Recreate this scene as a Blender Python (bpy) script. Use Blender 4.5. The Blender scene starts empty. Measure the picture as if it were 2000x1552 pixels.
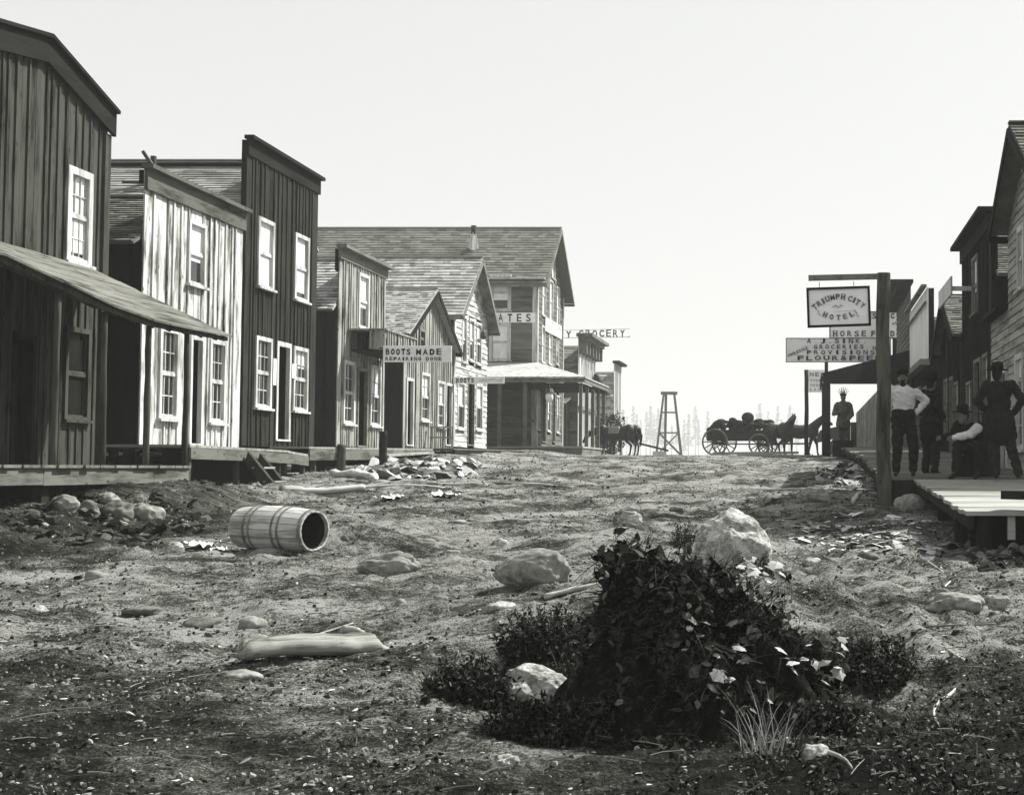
import bpy, math, random
import numpy as np
from mathutils import Vector, Matrix, noise as mn
random.seed(7)
rnd = random.random
def ru(a, b): return a + (b - a) * random.random()
sc = bpy.context.scene
col = sc.collection
F = 50.0 / 36 * 2000            # focal length in photo pixels
PIT = math.atan(139 / F)        # camera tilted up
PHI = 0.0                       # the plate was square to the cross streets (lens shifted sideways)
VPX = 1570                      # where the street vanishes
U = Vector((math.sin(PHI), math.cos(PHI), 0))      # along the street
N = Vector((math.cos(PHI), -math.sin(PHI), 0))     # across the street, to the right
CP, SP = math.cos(PIT), math.sin(PIT)
def ray(px, py):
    a = (px - VPX) / F; b = (776 - py) / F
    return Vector((a, CP - b * SP, SP + b * CP))
def at(px, py, Y):
    d = ray(px, py); return d * (Y / d.y)
def on_t(px, py, t):            # where a sight line meets a facade plane
    d = ray(px, py); P = d * (t / d.dot(N)); return P.dot(U), P.z
def on_s(px, py, s):
    d = ray(px, py); P = d * (s / d.dot(U)); return P.dot(N), P.z
def W(s, t, z): return U * s + N * t + Vector((0, 0, z))

# ---------------------------------------------------------------- mesh helper
class MB:
    def __init__(s): s.v = []; s.f = []
    def box8(s, p):
        n = len(s.v); s.v += [tuple(q) for q in p]
        s.f += [(n, n+3, n+2, n+1), (n+4, n+5, n+6, n+7), (n, n+1, n+5, n+4), (n+1, n+2, n+6, n+5), (n+2, n+3, n+7, n+6), (n+3, n, n+4, n+7)]
    def box(s, x0, x1, y0, y1, z0, z1):
        s.box8([(x0,y0,z0),(x1,y0,z0),(x1,y1,z0),(x0,y1,z0),(x0,y0,z1),(x1,y0,z1),(x1,y1,z1),(x0,y1,z1)])
    def beam(s, p0, p1, w, h, up=(0, 0, 1), w1=None, h1=None):
        p0 = Vector(p0); p1 = Vector(p1); d = (p1 - p0).normalized(); up = Vector(up)
        if abs(d.dot(up)) > .98: up = Vector((0, 1, 0)) if abs(d.y) < .9 else Vector((1, 0, 0))
        a = d.cross(up).normalized(); b = a.cross(d).normalized()
        w1 = w if w1 is None else w1; h1 = h if h1 is None else h1
        q = []
        for p, ww, hh in ((p0, w, h), (p1, w1, h1)):
            for sa, sb in ((-1, -1), (1, -1), (1, 1), (-1, 1)): q.append(p + a * sa * ww / 2 + b * sb * hh / 2)
        s.box8(q)
    def tube(s, pts, rad, seg=8, cap=True, jit=0, squash=1.0):
        pts = [Vector(p) for p in pts]; n0 = len(s.v)
        for i, p in enumerate(pts):
            d = (pts[min(i+1, len(pts)-1)] - pts[max(i-1, 0)])
            d = d.normalized() if d.length > 1e-9 else Vector((0, 0, 1))
            up = Vector((0, 0, 1)) if abs(d.z) < .9 else Vector((0, 1, 0))
            a = d.cross(up).normalized(); b = a.cross(d)
            r = rad[i] if hasattr(rad, '__len__') else rad
            for k in range(seg):
                t = 2 * math.pi * k / seg; rr = r * (1 + (ru(-jit, jit) if jit else 0))
                s.v.append(tuple(p + a * math.cos(t) * rr + b * math.sin(t) * rr * squash))
        for i in range(len(pts) - 1):
            for k in range(seg):
                k2 = (k + 1) % seg; a = n0 + i * seg
                s.f.append((a + k, a + k2, a + seg + k2, a + seg + k))
        if cap:
            s.f.append(tuple(n0 + k for k in range(seg))[::-1])
            s.f.append(tuple(n0 + (len(pts)-1) * seg + k for k in range(seg)))
    def capsule(s, p0, r0, p1=None, r1=None, seg=12):
        p0 = Vector(p0); p1 = Vector(p1) if p1 is not None else p0 + Vector((0, 0, .001)); r1 = r0 if r1 is None else r1
        d = (p1 - p0); L = d.length; d.normalize()
        pts = []; rad = []
        for k in range(5):
            t = math.pi / 2 * (1 - k / 5.0); pts.append(p0 - d * r0 * math.sin(t)); rad.append(max(r0 * math.cos(t), r0 * .04))
        pts.append(p0); rad.append(r0); pts.append(p1); rad.append(r1)
        for k in range(1, 6):
            t = math.pi / 2 * k / 5.0; pts.append(p1 + d * r1 * math.sin(t)); rad.append(max(r1 * math.cos(t), r1 * .04))
        n0 = len(s.v)
        up = Vector((0, 0, 1)) if abs(d.z) < .9 else Vector((0, 1, 0))
        a = d.cross(up).normalized(); b = a.cross(d)
        for p, r in zip(pts, rad):
            for k in range(seg):
                t = 2 * math.pi * k / seg; s.v.append(tuple(p + a * math.cos(t) * r + b * math.sin(t) * r))
        for i in range(len(pts) - 1):
            for k in range(seg):
                k2 = (k + 1) % seg; q = n0 + i * seg
                s.f.append((q + k, q + k2, q + seg + k2, q + seg + k))
        s.f.append(tuple(n0 + k for k in range(seg))[::-1]); s.f.append(tuple(n0 + (len(pts)-1) * seg + k for k in range(seg)))
    def ell(s, c, rx, ry, rz, seg=14, rings=9, rot=None):
        n0 = len(s.v); c = Vector(c)
        for i in range(rings + 1):
            a = math.pi * (i + .02) / (rings + .04)
            for k in range(seg):
                t = 2 * math.pi * k / seg
                q = Vector((rx * math.sin(a) * math.cos(t), ry * math.sin(a) * math.sin(t), -rz * math.cos(a)))
                if rot: q = rot @ q
                s.v.append(tuple(c + q))
        for i in range(rings):
            for k in range(seg):
                k2 = (k + 1) % seg; q = n0 + i * seg
                s.f.append((q + k, q + k2, q + seg + k2, q + seg + k))
        s.f.append(tuple(n0 + k for k in range(seg))[::-1]); s.f.append(tuple(n0 + rings * seg + k for k in range(seg)))
    def poly(s, pts):
        n = len(s.v); s.v += [tuple(p) for p in pts]; s.f.append(tuple(range(n, n + len(pts))))
    def build(s, name, mat, parent=None, smooth=False, loc=None, bevel=0):
        me = bpy.data.meshes.new(name); me.from_pydata(s.v, [], s.f); me.validate()
        if smooth: me.polygons.foreach_set('use_smooth', [True] * len(me.polygons))
        me.update()
        if mat: me.materials.append(mat)
        o = bpy.data.objects.new(name, me); col.objects.link(o)
        if parent: o.parent = parent
        if loc is not None: o.location = loc
        if bevel:
            m = o.modifiers.new('bevel', 'BEVEL'); m.width = bevel; m.segments = 1; m.limit_method = 'ANGLE'
        return o

def tag(o, label=None, cat=None, group=None, kind=None):
    if label: o['label'] = label
    if cat: o['category'] = cat
    if group: o['group'] = group
    if kind: o['kind'] = kind
    return o
def empty(name, loc, rz=0, label=None, cat=None, group=None):
    o = bpy.data.objects.new(name, None); col.objects.link(o); o.location = loc; o.rotation_euler = (0, 0, rz)
    o.empty_display_size = .2
    return tag(o, label, cat, group)
def copy_tree(o, parent=None):
    c = o.copy(); col.objects.link(c); c.parent = parent
    for ch in list(o.children): copy_tree(ch, c)
    return c

# ---------------------------------------------------------------- materials
def g(v, w=1.0):                # the print's tone: warm olive in the darks, neutral in the lights
    k = max(0.0, 1 - v / .5) * w
    return (v, v * (1 + .03 * k), v * (1 - .16 * k), 1)
class NT:
    def __init__(s, name):
        s.m = bpy.data.materials.new(name); s.m.use_nodes = True; s.t = s.m.node_tree; s.n = s.t.nodes; s.l = s.t.links
        s.b = s.n['Principled BSDF']; s.b.inputs['Specular IOR Level'].default_value = .04
        s.tc = s.n.new('ShaderNodeTexCoord')
    def new(s, t, **k):
        n = s.n.new(t)
        for a, b in k.items(): setattr(n, a, b)
        return n
    def noise(s, scale, vec=(1, 1, 1), detail=4, rough=.6, out='Object', dist=0):
        mp = s.new('ShaderNodeMapping'); mp.inputs['Scale'].default_value = vec
        s.l.new(s.tc.outputs[out], mp.inputs[0]); n = s.new('ShaderNodeTexNoise')
        n.inputs['Scale'].default_value = scale; n.inputs['Detail'].default_value = detail; n.inputs['Roughness'].default_value = rough
        n.inputs['Distortion'].default_value = dist
        s.l.new(mp.outputs[0], n.inputs['Vector']); return n.outputs['Fac']
    def voro(s, scale, vec=(1, 1, 1), feature='F1'):
        mp = s.new('ShaderNodeMapping'); mp.inputs['Scale'].default_value = vec
        s.l.new(s.tc.outputs['Object'], mp.inputs[0]); n = s.new('ShaderNodeTexVoronoi', feature=feature)
        n.inputs['Scale'].default_value = scale; s.l.new(mp.outputs[0], n.inputs['Vector']); return n.outputs['Distance']
    def math(s, op, a, b=None, clamp=False):
        n = s.new('ShaderNodeMath', operation=op, use_clamp=clamp)
        for i, x in enumerate((a, b)):
            if x is None: continue
            if isinstance(x, (int, float)): n.inputs[i].default_value = x
            else: s.l.new(x, n.inputs[i])
        return n.outputs[0]
    def rmp(s, x, a, b, c=0, d=1):
        n = s.new('ShaderNodeMapRange'); s.l.new(x, n.inputs[0])
        for i, q in enumerate((a, b, c, d)): n.inputs[i + 1].default_value = q
        return n.outputs[0]
    def ramp(s, x, stops):
        n = s.new('ShaderNodeValToRGB'); s.l.new(x, n.inputs[0]); e = n.color_ramp.elements
        while len(e) < len(stops): e.new(.5)
        for q, (p, v) in zip(e, stops): q.position = p; q.color = g(v * (.80 if v < .5 else .92))
        return n.outputs[0]
    def island(s): return s.new('ShaderNodeNewGeometry').outputs['Random Per Island']
    def color(s, c): s.l.new(c, s.b.inputs['Base Color'])
    def bump(s, h, strength=.4, dist=.01):
        n = s.new('ShaderNodeBump'); n.inputs['Strength'].default_value = strength; n.inputs['Distance'].default_value = dist
        s.l.new(h, n.inputs['Height']); s.l.new(n.outputs[0], s.b.inputs['Normal'])

def wood(name, lo, hi, axis='z', isl=.45, grain=.5, stain=.5, knots=True, sc_=1.0):
    m = NT(name)
    v = {'z': (1, 1, .05), 'y': (1, .05, 1), 'x': (.05, 1, 1), 'n': (1, 1, 1)}[axis]
    v2 = {'z': (1, 1, .16), 'y': (1, .16, 1), 'x': (.16, 1, 1), 'n': (1, 1, 1)}[axis]
    gr = m.noise(38 * sc_, v, 5, .7); st = m.noise(5.0 * sc_, v2, 5, .65); bl = m.noise(.8, (1, 1, 1), 4, .6)
    f = m.math('MULTIPLY', m.rmp(gr, .3, .7), grain)
    f = m.math('ADD', f, m.math('MULTIPLY', m.island(), isl))
    f = m.math('ADD', f, m.math('MULTIPLY', m.rmp(st, .38, .54), stain))
    f = m.math('ADD', f, m.math('MULTIPLY', m.rmp(bl, .35, .65), .25))
    f = m.math('DIVIDE', f, grain + isl + stain + .25)
    if knots:
        k = m.rmp(m.voro(2.6 * sc_, {'z': (2.2, 2.2, 1), 'y': (2.2, 1, 2.2), 'x': (1, 2.2, 2.2), 'n': (1, 1, 1)}[axis]), .05, .16)
        f = m.math('MULTIPLY', f, m.math('ADD', m.math('MULTIPLY', k, .7), .3))
    m.color(m.ramp(f, [(.12, lo), (.42, lo * .5 + hi * .5), (.78, hi)]))
    m.b.inputs['Roughness'].default_value = .85
    m.bump(gr, .5, .008); return m.m
def shingle(name, lo, hi):
    m = NT(name); f = m.math('ADD', m.math('MULTIPLY', m.island(), .5), m.math('MULTIPLY', m.rmp(m.noise(3, (1, 1, 1), 5, .7), .3, .7), .35))
    f = m.math('ADD', f, m.math('MULTIPLY', m.rmp(m.noise(30, (1, 1, 1), 4, .7), .3, .7), .25))
    m.color(m.ramp(f, [(.15, lo), (.9, hi)])); m.b.inputs['Roughness'].default_value = .9; m.bump(m.noise(40), .5, .01); return m.m
def plain(name, lo, hi=None, rough=.85, scale=12, spec=.06, bump=.3):
    hi = hi if hi is not None else lo * 1.4; m = NT(name)
    m.color(m.ramp(m.noise(scale, (1, 1, 1), 5, .65), [(.3, lo), (.7, hi)])); m.b.inputs['Roughness'].default_value = rough
    m.b.inputs['Specular IOR Level'].default_value = spec; m.bump(m.noise(scale * 4), bump, .006); return m.m
def isl(name, lo, hi, rough=.8, pw=1.0):
    m = NT(name); f = m.math('POWER', m.island(), pw)
    f = m.math('MULTIPLY', f, m.rmp(m.noise(60), .3, .7, .75, 1)); m.color(m.ramp(f, [(0, lo), (1, hi)])); m.b.inputs['Roughness'].default_value = rough; return m.m

M = dict(
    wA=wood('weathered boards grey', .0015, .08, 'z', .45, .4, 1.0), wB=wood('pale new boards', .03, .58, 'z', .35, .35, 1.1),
    wC=wood('dark stained boards', .0015, .042, 'z', .5, .5, .8), wE=wood('mixed boards', .015, .40, 'z', .4, .4, 1.1),
    wF=wood('light plank boards', .03, .42, 'z', .4, .4, .7), wM=wood('dark right boards', .002, .03, 'z', .5, .5, .6),
    cG=wood('pale clapboard', .10, .60, 'y', .3, .35, .9), cH=wood('grey clapboard', .06, .20, 'y', .4, .3, .4, False),
    cHx=wood('grey clapboard side', .05, .19, 'x', .4, .3, .4, False), cK=wood('weathered white clapboard', .10, .42, 'y', .3, .3, .6, False),
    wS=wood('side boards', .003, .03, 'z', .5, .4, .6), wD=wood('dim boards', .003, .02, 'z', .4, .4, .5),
    whiteb=wood('painted white boards', .38, .62, 'z', .3, .3, .4, False), trim=wood('white trim', .24, .60, 'z', .2, .3, .6, False),
    trimd=wood('dark trim', .003, .022, 'y', .4, .4, .4, False), trimm=wood('worn trim', .06, .24, 'y', .4, .4, .5),
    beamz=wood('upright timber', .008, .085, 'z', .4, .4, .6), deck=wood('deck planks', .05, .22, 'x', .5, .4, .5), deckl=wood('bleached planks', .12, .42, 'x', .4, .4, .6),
    fascia=wood('rim board', .02, .19, 'y', .4, .4, .8), dark=plain('near black', .003, .006), door=wood('dark door', .002, .012, 'z', .4, .3, .3, False),
    shB=shingle('shingle rough', .04, .26), shC=shingle('shingle pale', .12, .48), shH=shingle('shingle grey', .08, .26), shL=shingle('shingle light', .12, .50),
    blind=plain('window blind', .66, .9, .5, 3, .5, 0), signw=wood('sign white paint', .72, .95, 'x', .2, .2, .3, False), ink=plain('sign lettering', .015, .05, .7, 30),
    inkg=plain('faded lettering', .10, .22, .8, 30), black=plain('black paint', .01, .02, .6), iron=plain('dark iron', .02, .05, .6, 20, .4),
)
gm = NT('window glass'); gm.b.inputs['Base Color'].default_value = g(.012); gm.b.inputs['Roughness'].default_value = .08
gm.b.inputs['Specular IOR Level'].default_value = .6; gm.bump(gm.noise(3), .08, .02); M['glass'] = gm.m

# ---------------------------------------------------------------- building kit
def wall(mb, mp, a0, a1, topf, bot, ops, style='board', bw=.26, batten=True, exp=.17):
    lo, hi = min(a0, a1), max(a0, a1)
    if style == 'board':
        joints = [lo]
        while joints[-1] < hi - bw * .6: joints.append(min(hi, joints[-1] + bw * ru(.68, 1.32)))
        joints[-1] = hi
        cuts = sorted(set(joints + [e for o in ops for e in (o[0], o[1]) if lo < e < hi]))
        def segs(m, zt):
            out = [(bot, zt)]
            for (p, q, z0, z1) in ops:
                if p < m < q:
                    nw = []
                    for (x, y) in out:
                        if z0 > x: nw.append((x, min(y, z0)))
                        if z1 < y: nw.append((max(x, z1), y))
                    out = [w for w in nw if w[1] - w[0] > .01]
            return out
        for i in range(len(cuts) - 1):
            a, b = cuts[i] + .003, cuts[i+1] - .003
            if b <= a: continue
            m = (a + b) / 2; j = ru(-.004, .004); zt = topf(m)
            for (x, y) in segs(m, zt):
                top = y == zt; ya = topf(a) if top else y; yb = topf(b) if top else y
                mb.box8([mp(a, x, j), mp(b, x, j), mp(b, x, j - .03), mp(a, x, j - .03), mp(a, ya, j), mp(b, yb, j), mp(b, yb, j - .03), mp(a, ya, j - .03)])
        if batten:
            for q in joints[1:-1]:
                if rnd() < .1: continue
                w = ru(.018, .038); jj = ru(-.02, .02)
                for (x, y) in segs(q, topf(q)):
                    mb.box8([mp(q-w+jj, x, .028), mp(q+w+jj, x, .028), mp(q+w+jj, x, .002), mp(q-w+jj, x, .002), mp(q-w, y, .028), mp(q+w, y, .028), mp(q+w, y, .002), mp(q-w, y, .002)])
    else:
        zmax = max(topf(lo + (hi - lo) * k / 20) for k in range(21)); z = bot
        while z < zmax:
            z1 = min(z + exp, zmax); zm = (z + z1) / 2
            n = 120; ins = [topf(lo + (hi - lo) * (k + .5) / n) > zm for k in range(n)]
            ks = [k for k in range(n) if ins[k]]
            if ks:
                iv = [(lo + (hi - lo) * ks[0] / n, lo + (hi - lo) * (ks[-1] + 1) / n)]
                for (p, q, z0_, z1_) in ops:
                    if z1_ > z + .02 and z0_ < z1 - .02:
                        nw = []
                        for (x, y) in iv:
                            if p > x: nw.append((x, min(y, p)))
                            if q < y: nw.append((max(x, q), y))
                        iv = [w for w in nw if w[1] - w[0] > .02]
                for (x, y) in iv:
                    while x < y - .01:
                        e = x + ru(1.5, 4); e = y if e > y - .6 else e
                        j = ru(-.003, .003)
                        mb.box8([mp(x, z, .03 + j), mp(e, z, .03 + j), mp(e, z, -.01), mp(x, z, -.01), mp(x, z1 + .01, .006), mp(e, z1 + .01, .006), mp(e, z1 + .01, -.01), mp(x, z1 + .01, -.01)])
                        x = e + .003
            z = z1
def shingles(mb, P0, A, D, cs=.18, wmin=.1, wmax=.32, miss=.0):
    P0 = Vector(P0); A = Vector(A); D = Vector(D); n = A.cross(D).normalized()
    if n.z < 0: n = -n
    La, Ld = A.length, D.length; a = A / La; d = D / Ld
    mb.box8([P0 - n*.05, P0 + A - n*.05, P0 + A + D - n*.05, P0 + D - n*.05, P0, P0 + A, P0 + A + D, P0 + D])
    k = max(1, int(Ld / cs)); cs = Ld / k
    for i in range(k):
        x = 0
        while x < La - .01:
            w = min(ru(wmin, wmax), La - x)
            if rnd() > miss:
                ex = ru(0, .03); l = ru(.0, .012)
                q = P0 + a * x + d * (cs * i); e = a * (w - .006); dd = d * (cs + ex + .02)
                mb.box8([q + n*.001, q + e + n*.001, q + e + dd + n*.012, q + dd + n*.012, q + n*(.010), q + e + n*(.010), q + e + dd + n*(.034 + l), q + dd + n*(.034 + l)])
            x += w
class Bld:
    """local frame: x out of the facade, y along it, z up from the floor"""
    def __init__(s, name, label, cat, side, t, pxa, pxb, z0, py=700):
        sa, _ = on_t(pxa, py, t); sb, _ = on_t(pxb, py, t)
        s.s0, s.s1 = min(sa, sb), max(sa, sb); s.sm = (sa + sb) / 2; s.hw = abs(sb - sa) / 2; s.t = t; s.side = side; s.z0 = z0
        s.root = empty(name, W(s.sm, t, z0), -PHI if side > 0 else math.pi - PHI, label, cat)
    def fy(s, px, py):
        a, z = on_t(px, py, s.t); return ((a - s.sm) * s.side, z - s.z0)
    def lz(s, z): return z - s.z0
    def rect(s, px0, px1, pt, pb):
        pm = (px0 + px1) / 2; _, zt = s.fy(pm, pt); _, zb = s.fy(pm, pb)
        a = s.fy(px0, (pt + pb) / 2)[0]; b = s.fy(px1, (pt + pb) / 2)[0]
        return (min(a, b), max(a, b), zb, zt)
    def facade_map(s, off=0): return lambda a, z, o: (o + off, a, z)
    def side_map(s, sy): return lambda a, z, o: (a, sy * (s.hw + o), z)
    def part(s, mb, name, mat, **k): return mb.build(name, mat, s.root, **k)
    def window(s, r, mp=None, blind=.5, cols=2, rows=2, fw=.09, frame='trim', bars=True, sill=True):
        mp = mp or s.facade_map(); y0, y1, z0, z1 = r
        def bx(mb, a, b, c, d, o0, o1): mb.box8([mp(a, c, o1), mp(b, c, o1), mp(b, c, o0), mp(a, c, o0), mp(a, d, o1), mp(b, d, o1), mp(b, d, o0), mp(a, d, o0)])
        f = MB(); bx(f, y0 - .01, y0 + fw, z0, z1, -.05, .045); bx(f, y1 - fw, y1 + .01, z0, z1, -.05, .045); bx(f, y0 + fw, y1 - fw, z1 - fw, z1, -.05, .047)
        bx(f, y0 + fw, y1 - fw, z0, z0 + fw * .7, -.05, .04)
        if sill: bx(f, y0 - .06, y1 + .06, z0 - .05, z0, -.02, .10)
        fr = f.build('window', M[frame], s.root)
        ya, yb, za, zb = y0 + fw, y1 - fw, z0 + fw * .7, z1 - fw; zm = (za + zb) / 2; b = MB(); t = .022
        bx(b, ya, yb, zm - .03, zm + .03, -.045, .012)
        for (c, d, o) in ((za, zm - .03, -.012), (zm + .03, zb, 0)):
            bx(b, ya, ya + .035, c, d, -.045, o); bx(b, yb - .035, yb, c, d, -.045, o); bx(b, ya + .035, yb - .035, c, c + .03, -.045, o)
            if bars:
                for k in range(1, cols): q = ya + (yb - ya) * k / cols; bx(b, q - t/2, q + t/2, c, d, -.04, o - .004)
                for k in range(1, rows): q = c + (d - c) * k / rows; bx(b, ya, yb, q - t/2, q + t/2, -.04, o - .006)
        b.build('sash', M[frame], fr)
        zs = zb - (zb - za) * blind
        if blind > 0: p = MB(); bx(p, ya, yb, zs, zb, -.055, -.03); p.build('blind', M['blind'], fr)
        if blind < 1: p = MB(); bx(p, ya, yb, za, zs - .004, -.06, -.035); p.build('pane', M['glass'], fr)
        return fr
    def doorway(s, r, mp=None, frame='trim', leaf=True, fw=.09, recess=.22):
        mp = mp or s.facade_map(); y0, y1, z0, z1 = r
        def bx(mb, a, b, c, d, o0, o1): mb.box8([mp(a, c, o1), mp(b, c, o1), mp(b, c, o0), mp(a, c, o0), mp(a, d, o1), mp(b, d, o1), mp(b, d, o0), mp(a, d, o0)])
        f = MB(); bx(f, y0, y0 + fw, z0, z1, -.05, .045); bx(f, y1 - fw, y1, z0, z1, -.05, .045); bx(f, y0 + fw, y1 - fw, z1 - fw, z1, -.05, .047); bx(f, y0, y1, z0 - .04, z0, -.05, .06)
        fr = f.build('door_frame', M[frame], s.root)
        if leaf:
            d = MB(); n = 4
            for k in range(n): a = y0 + fw + (y1 - y0 - 2*fw) * k / n; bx(d, a + .004, a + (y1 - y0 - 2*fw) / n - .004, z0, z1 - fw, -recess, -recess + .03)
            d.build('door', M['door'], s.root)
    def walls(s, fac, top, mat, style='board', ops=(), side_ops=(), sidestyle=None, sidemat=None, D=8, eave=3.5, ridge=None, bw=.26, bot=-.05, exp=.17, foot=-1.0):
        mb = MB(); wall(mb, s.facade_map(), -s.hw, s.hw, top, bot, list(ops), style, bw, exp=exp); mb.build('front_wall', M[mat], s.root)
        sidestyle = sidestyle or style; sidemat = sidemat or mat
        for sy in (-1, 1):
            mb = MB(); near = (sy < 0) == (s.side > 0)
            wall(mb, s.side_map(sy), -D, -.04, lambda a: eave, bot, list(side_ops) if near else [], sidestyle, bw if near else .6, batten=near, exp=exp); mb.build('side_wall', M[sidemat], s.root)
        mb = MB(); rz = ridge or eave
        mb.poly([(-D, -s.hw, bot), (-D, s.hw, bot), (-D, s.hw, eave), (-D, 0, rz), (-D, -s.hw, eave)])
        mb.box(-D, -.08, -s.hw + .05, s.hw - .05, bot - .06, bot - .01); mb.build('back_wall', M['wD'], s.root)
        if foot is not None:
            for sy in (-1, 1):
                for k in range(0, 4, 3): mb = MB(); mb.box(-D * k / 3 - (.25 if k < 3 else -.05), -D * k / 3 - .03 if k < 3 else -D + .25, sy * s.hw - .1, sy * s.hw + .1, foot, bot - .062); mb.build('foundation_post', M['wD'], s.root)
    def roof(s, ridge, eave, mat, front=.3, back=8, ov=.3, cs=.18, wmin=.12, wmax=.32, barge='trimd', bz=.16):
        sl = (ridge - eave) / s.hw; ze = eave - sl * ov; mb = MB()
        for sy in (-1, 1):
            near = (sy < 0) == (s.side > 0)
            shingles(mb, (-back, 0, ridge), (back + front, 0, 0), (0, sy * (s.hw + ov), ze - ridge), cs if near else .5, wmin if near else .8, wmax if near else 1.4)
        mb.box(-back, front, -.09, .09, ridge + .03, ridge + .06)
        r = mb.build('roof', M[mat], s.root)
        if barge:
            b = MB()
            for sy in (-1, 1):
                b.beam((front + .015, 0, ridge - bz/2 - .05), (front + .015, sy * (s.hw + ov), ze - bz/2 - .05), .03, bz)
                b.beam((-back, sy * (s.hw + ov + .015), ze - .11), (front, sy * (s.hw + ov + .015), ze - .11), .03, .13)
            b.build('barge_board', M[barge], r)
        return r
# ---------------------------------------------------------------- terrain
def vnoise(x, y, seed=0):
    xi = np.floor(x); yi = np.floor(y); xf = x - xi; yf = y - yi
    def h(a, b):
        q = np.sin(a * 127.1 + b * 311.7 + seed * 74.7) * 43758.5453; return q - np.floor(q)
    u = xf * xf * (3 - 2 * xf); v = yf * yf * (3 - 2 * yf)
    return (h(xi, yi) * (1 - u) + h(xi + 1, yi) * u) * (1 - v) + (h(xi, yi + 1) * (1 - u) + h(xi + 1, yi + 1) * u) * v - .5
TY = [-50, 0, 5, 7, 10, 13, 16.3, 19, 22.5, 26, 30, 37, 45, 55, 63, 90, 105, 150, 250, 600, 900, 1300, 3000]
TZ = [-2.6, -1.75, -1.62, -1.53, -1.35, -1.15, -.96, -.78, -.52, -.38, -.2, .05, .28, .48, .60, .62, .3, -2.5, -8, -11, -4, 10, 12]
def sst(a, b, x):
    t = np.clip((x - a) / (b - a), 0, 1); return t * t * (3 - 2 * t)
BUMPS = [(5.5, 15.2, 1.3, 1.1, .20), (1.7, 12.6, 1.6, 1.4, .16), (1.3, 9.0, 1.1, .7, .10), (-3.2, 18.9, 2.2, .8, .14), (-1.6, 16.3, .9, .40, .22), (3.6, 12.4, 1.2, .7, .10),
         (.25, 13.6, .9, .6, .05), (-3.0, 14.0, 2.0, .5, .05), (-5.6, 16.0, 1.5, .9, -.10), (-.6, 11.6, 1.2, .35, .04), (-6.5, 20.5, 1.5, .7, .08), (2.6, 7.4, 1.2, .8, -.06), (-2.8, 8.2, .8, .4, .04)]
def hh(x, y, fine=True):
    x = np.asarray(x, float); y = np.asarray(y, float)
    z = np.interp(y, TY, TZ)
    t = x * math.cos(PHI) - y * math.sin(PHI)
    z = z + .36 * sst(-8.2, -9.6, t) * sst(14.5, 17, y) * (1 - sst(21, 25, y))
    z = z + .2 * sst(-9, -11, t) * sst(30, 45, y) * (1 - sst(75, 90, y))
    for (bx, by, sx, sy, am) in BUMPS:
        bx = bx - .2052 * by; z = z + am * np.exp(-((x - bx) / sx) ** 2 - ((y - by) / sy) ** 2)
    near = 1 - sst(30, 70, y)
    z = z + .15 * vnoise(x / 1.9, y / 1.5, 1) * (.5 + .5 * near) + .12 * vnoise(x / .75, y / .6, 2) * near
    if fine:
        n2 = 1 - sst(18, 45, y)
        z = z + (.065 * vnoise(x / .28 + y / 2, y / .2, 3) + .09 * np.maximum(0, vnoise(x / .45, y / .3, 9) - .08)) * near
        z = z + .038 * vnoise(x / .12, y / .085, 4) * n2 + .014 * vnoise(x / .05, y / .04, 5) * n2
        # cart ruts swinging off to the right
        q = (x - .3 - .15 * (14 - y)); z = z + .034 * np.sin(q * 15 + 3 * vnoise(x, y / 2, 8)) * np.exp(-((q) / 1.1) ** 2) * sst(8, 10, y) * (1 - sst(15, 20, y))
    return z
def h1(x, y): return float(hh(np.array([x]), np.array([y]), False)[0])
def G(px, py, sink=0):
    d = ray(px, py); lam = np.geomspace(4, 130, 1500); X = d.x * lam; Y = d.y * lam; Z = d.z * lam
    b = np.nonzero(Z <= hh(X, Y, False))[0]; i = b[0] if len(b) else 1200
    return Vector((X[i], Y[i], h1(X[i], Y[i]) - sink))
ys = np.concatenate([np.linspace(-40, 3.5, 30), np.geomspace(3.6, 62, 760), np.linspace(62.4, 130, 90), np.geomspace(135, 2800, 40)])
th = np.concatenate([np.linspace(-1.9, -.72, 30), np.linspace(-.71, .27, 540), np.linspace(.28, 1.9, 50)])
YY, TT = np.meshgrid(ys, th, indexing='ij'); XX = TT * np.maximum(np.abs(YY), 6.0)
ZZ = hh(XX, YY); nr, nc = ZZ.shape
me = bpy.data.meshes.new('ground'); vv = np.stack([XX, YY, ZZ], -1).reshape(-1, 3)
ii = np.arange(nr * nc).reshape(nr, nc); ff = np.stack([ii[:-1, :-1], ii[:-1, 1:], ii[1:, 1:], ii[1:, :-1]], -1).reshape(-1, 4)
me.vertices.add(len(vv)); me.vertices.foreach_set('co', vv.ravel().astype(np.float32))
me.loops.add(ff.size); me.loops.foreach_set('vertex_index', ff.ravel().astype(np.int32)); me.polygons.add(len(ff))
me.polygons.foreach_set('loop_start', np.arange(0, ff.size, 4, dtype=np.int32)); me.polygons.foreach_set('loop_total', np.full(len(ff), 4, np.int32))
me.polygons.foreach_set('use_smooth', [True] * len(ff)); me.update(); me.validate()
m = NT('trampled dirt')
a = m.noise(1.1, (1, 1.5, 1), 6, .6); b = m.noise(7, (1, 1.7, 1), 6, .7); c = m.noise(55, (1, 1.2, 1), 6, .8); dd = m.noise(.22, (1, 1, 1), 3, .5); e = m.noise(20, (.8, 1.8, 1), 6, .75, dist=.3)
f = m.math('ADD', m.math('MULTIPLY', m.rmp(a, .36, .64), .32), m.math('MULTIPLY', m.rmp(b, .32, .68), .26))
f = m.math('ADD', f, m.math('MULTIPLY', m.rmp(c, .38, .62), .34)); f = m.math('ADD', f, m.math('MULTIPLY', m.rmp(e, .35, .65), .14))
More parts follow.
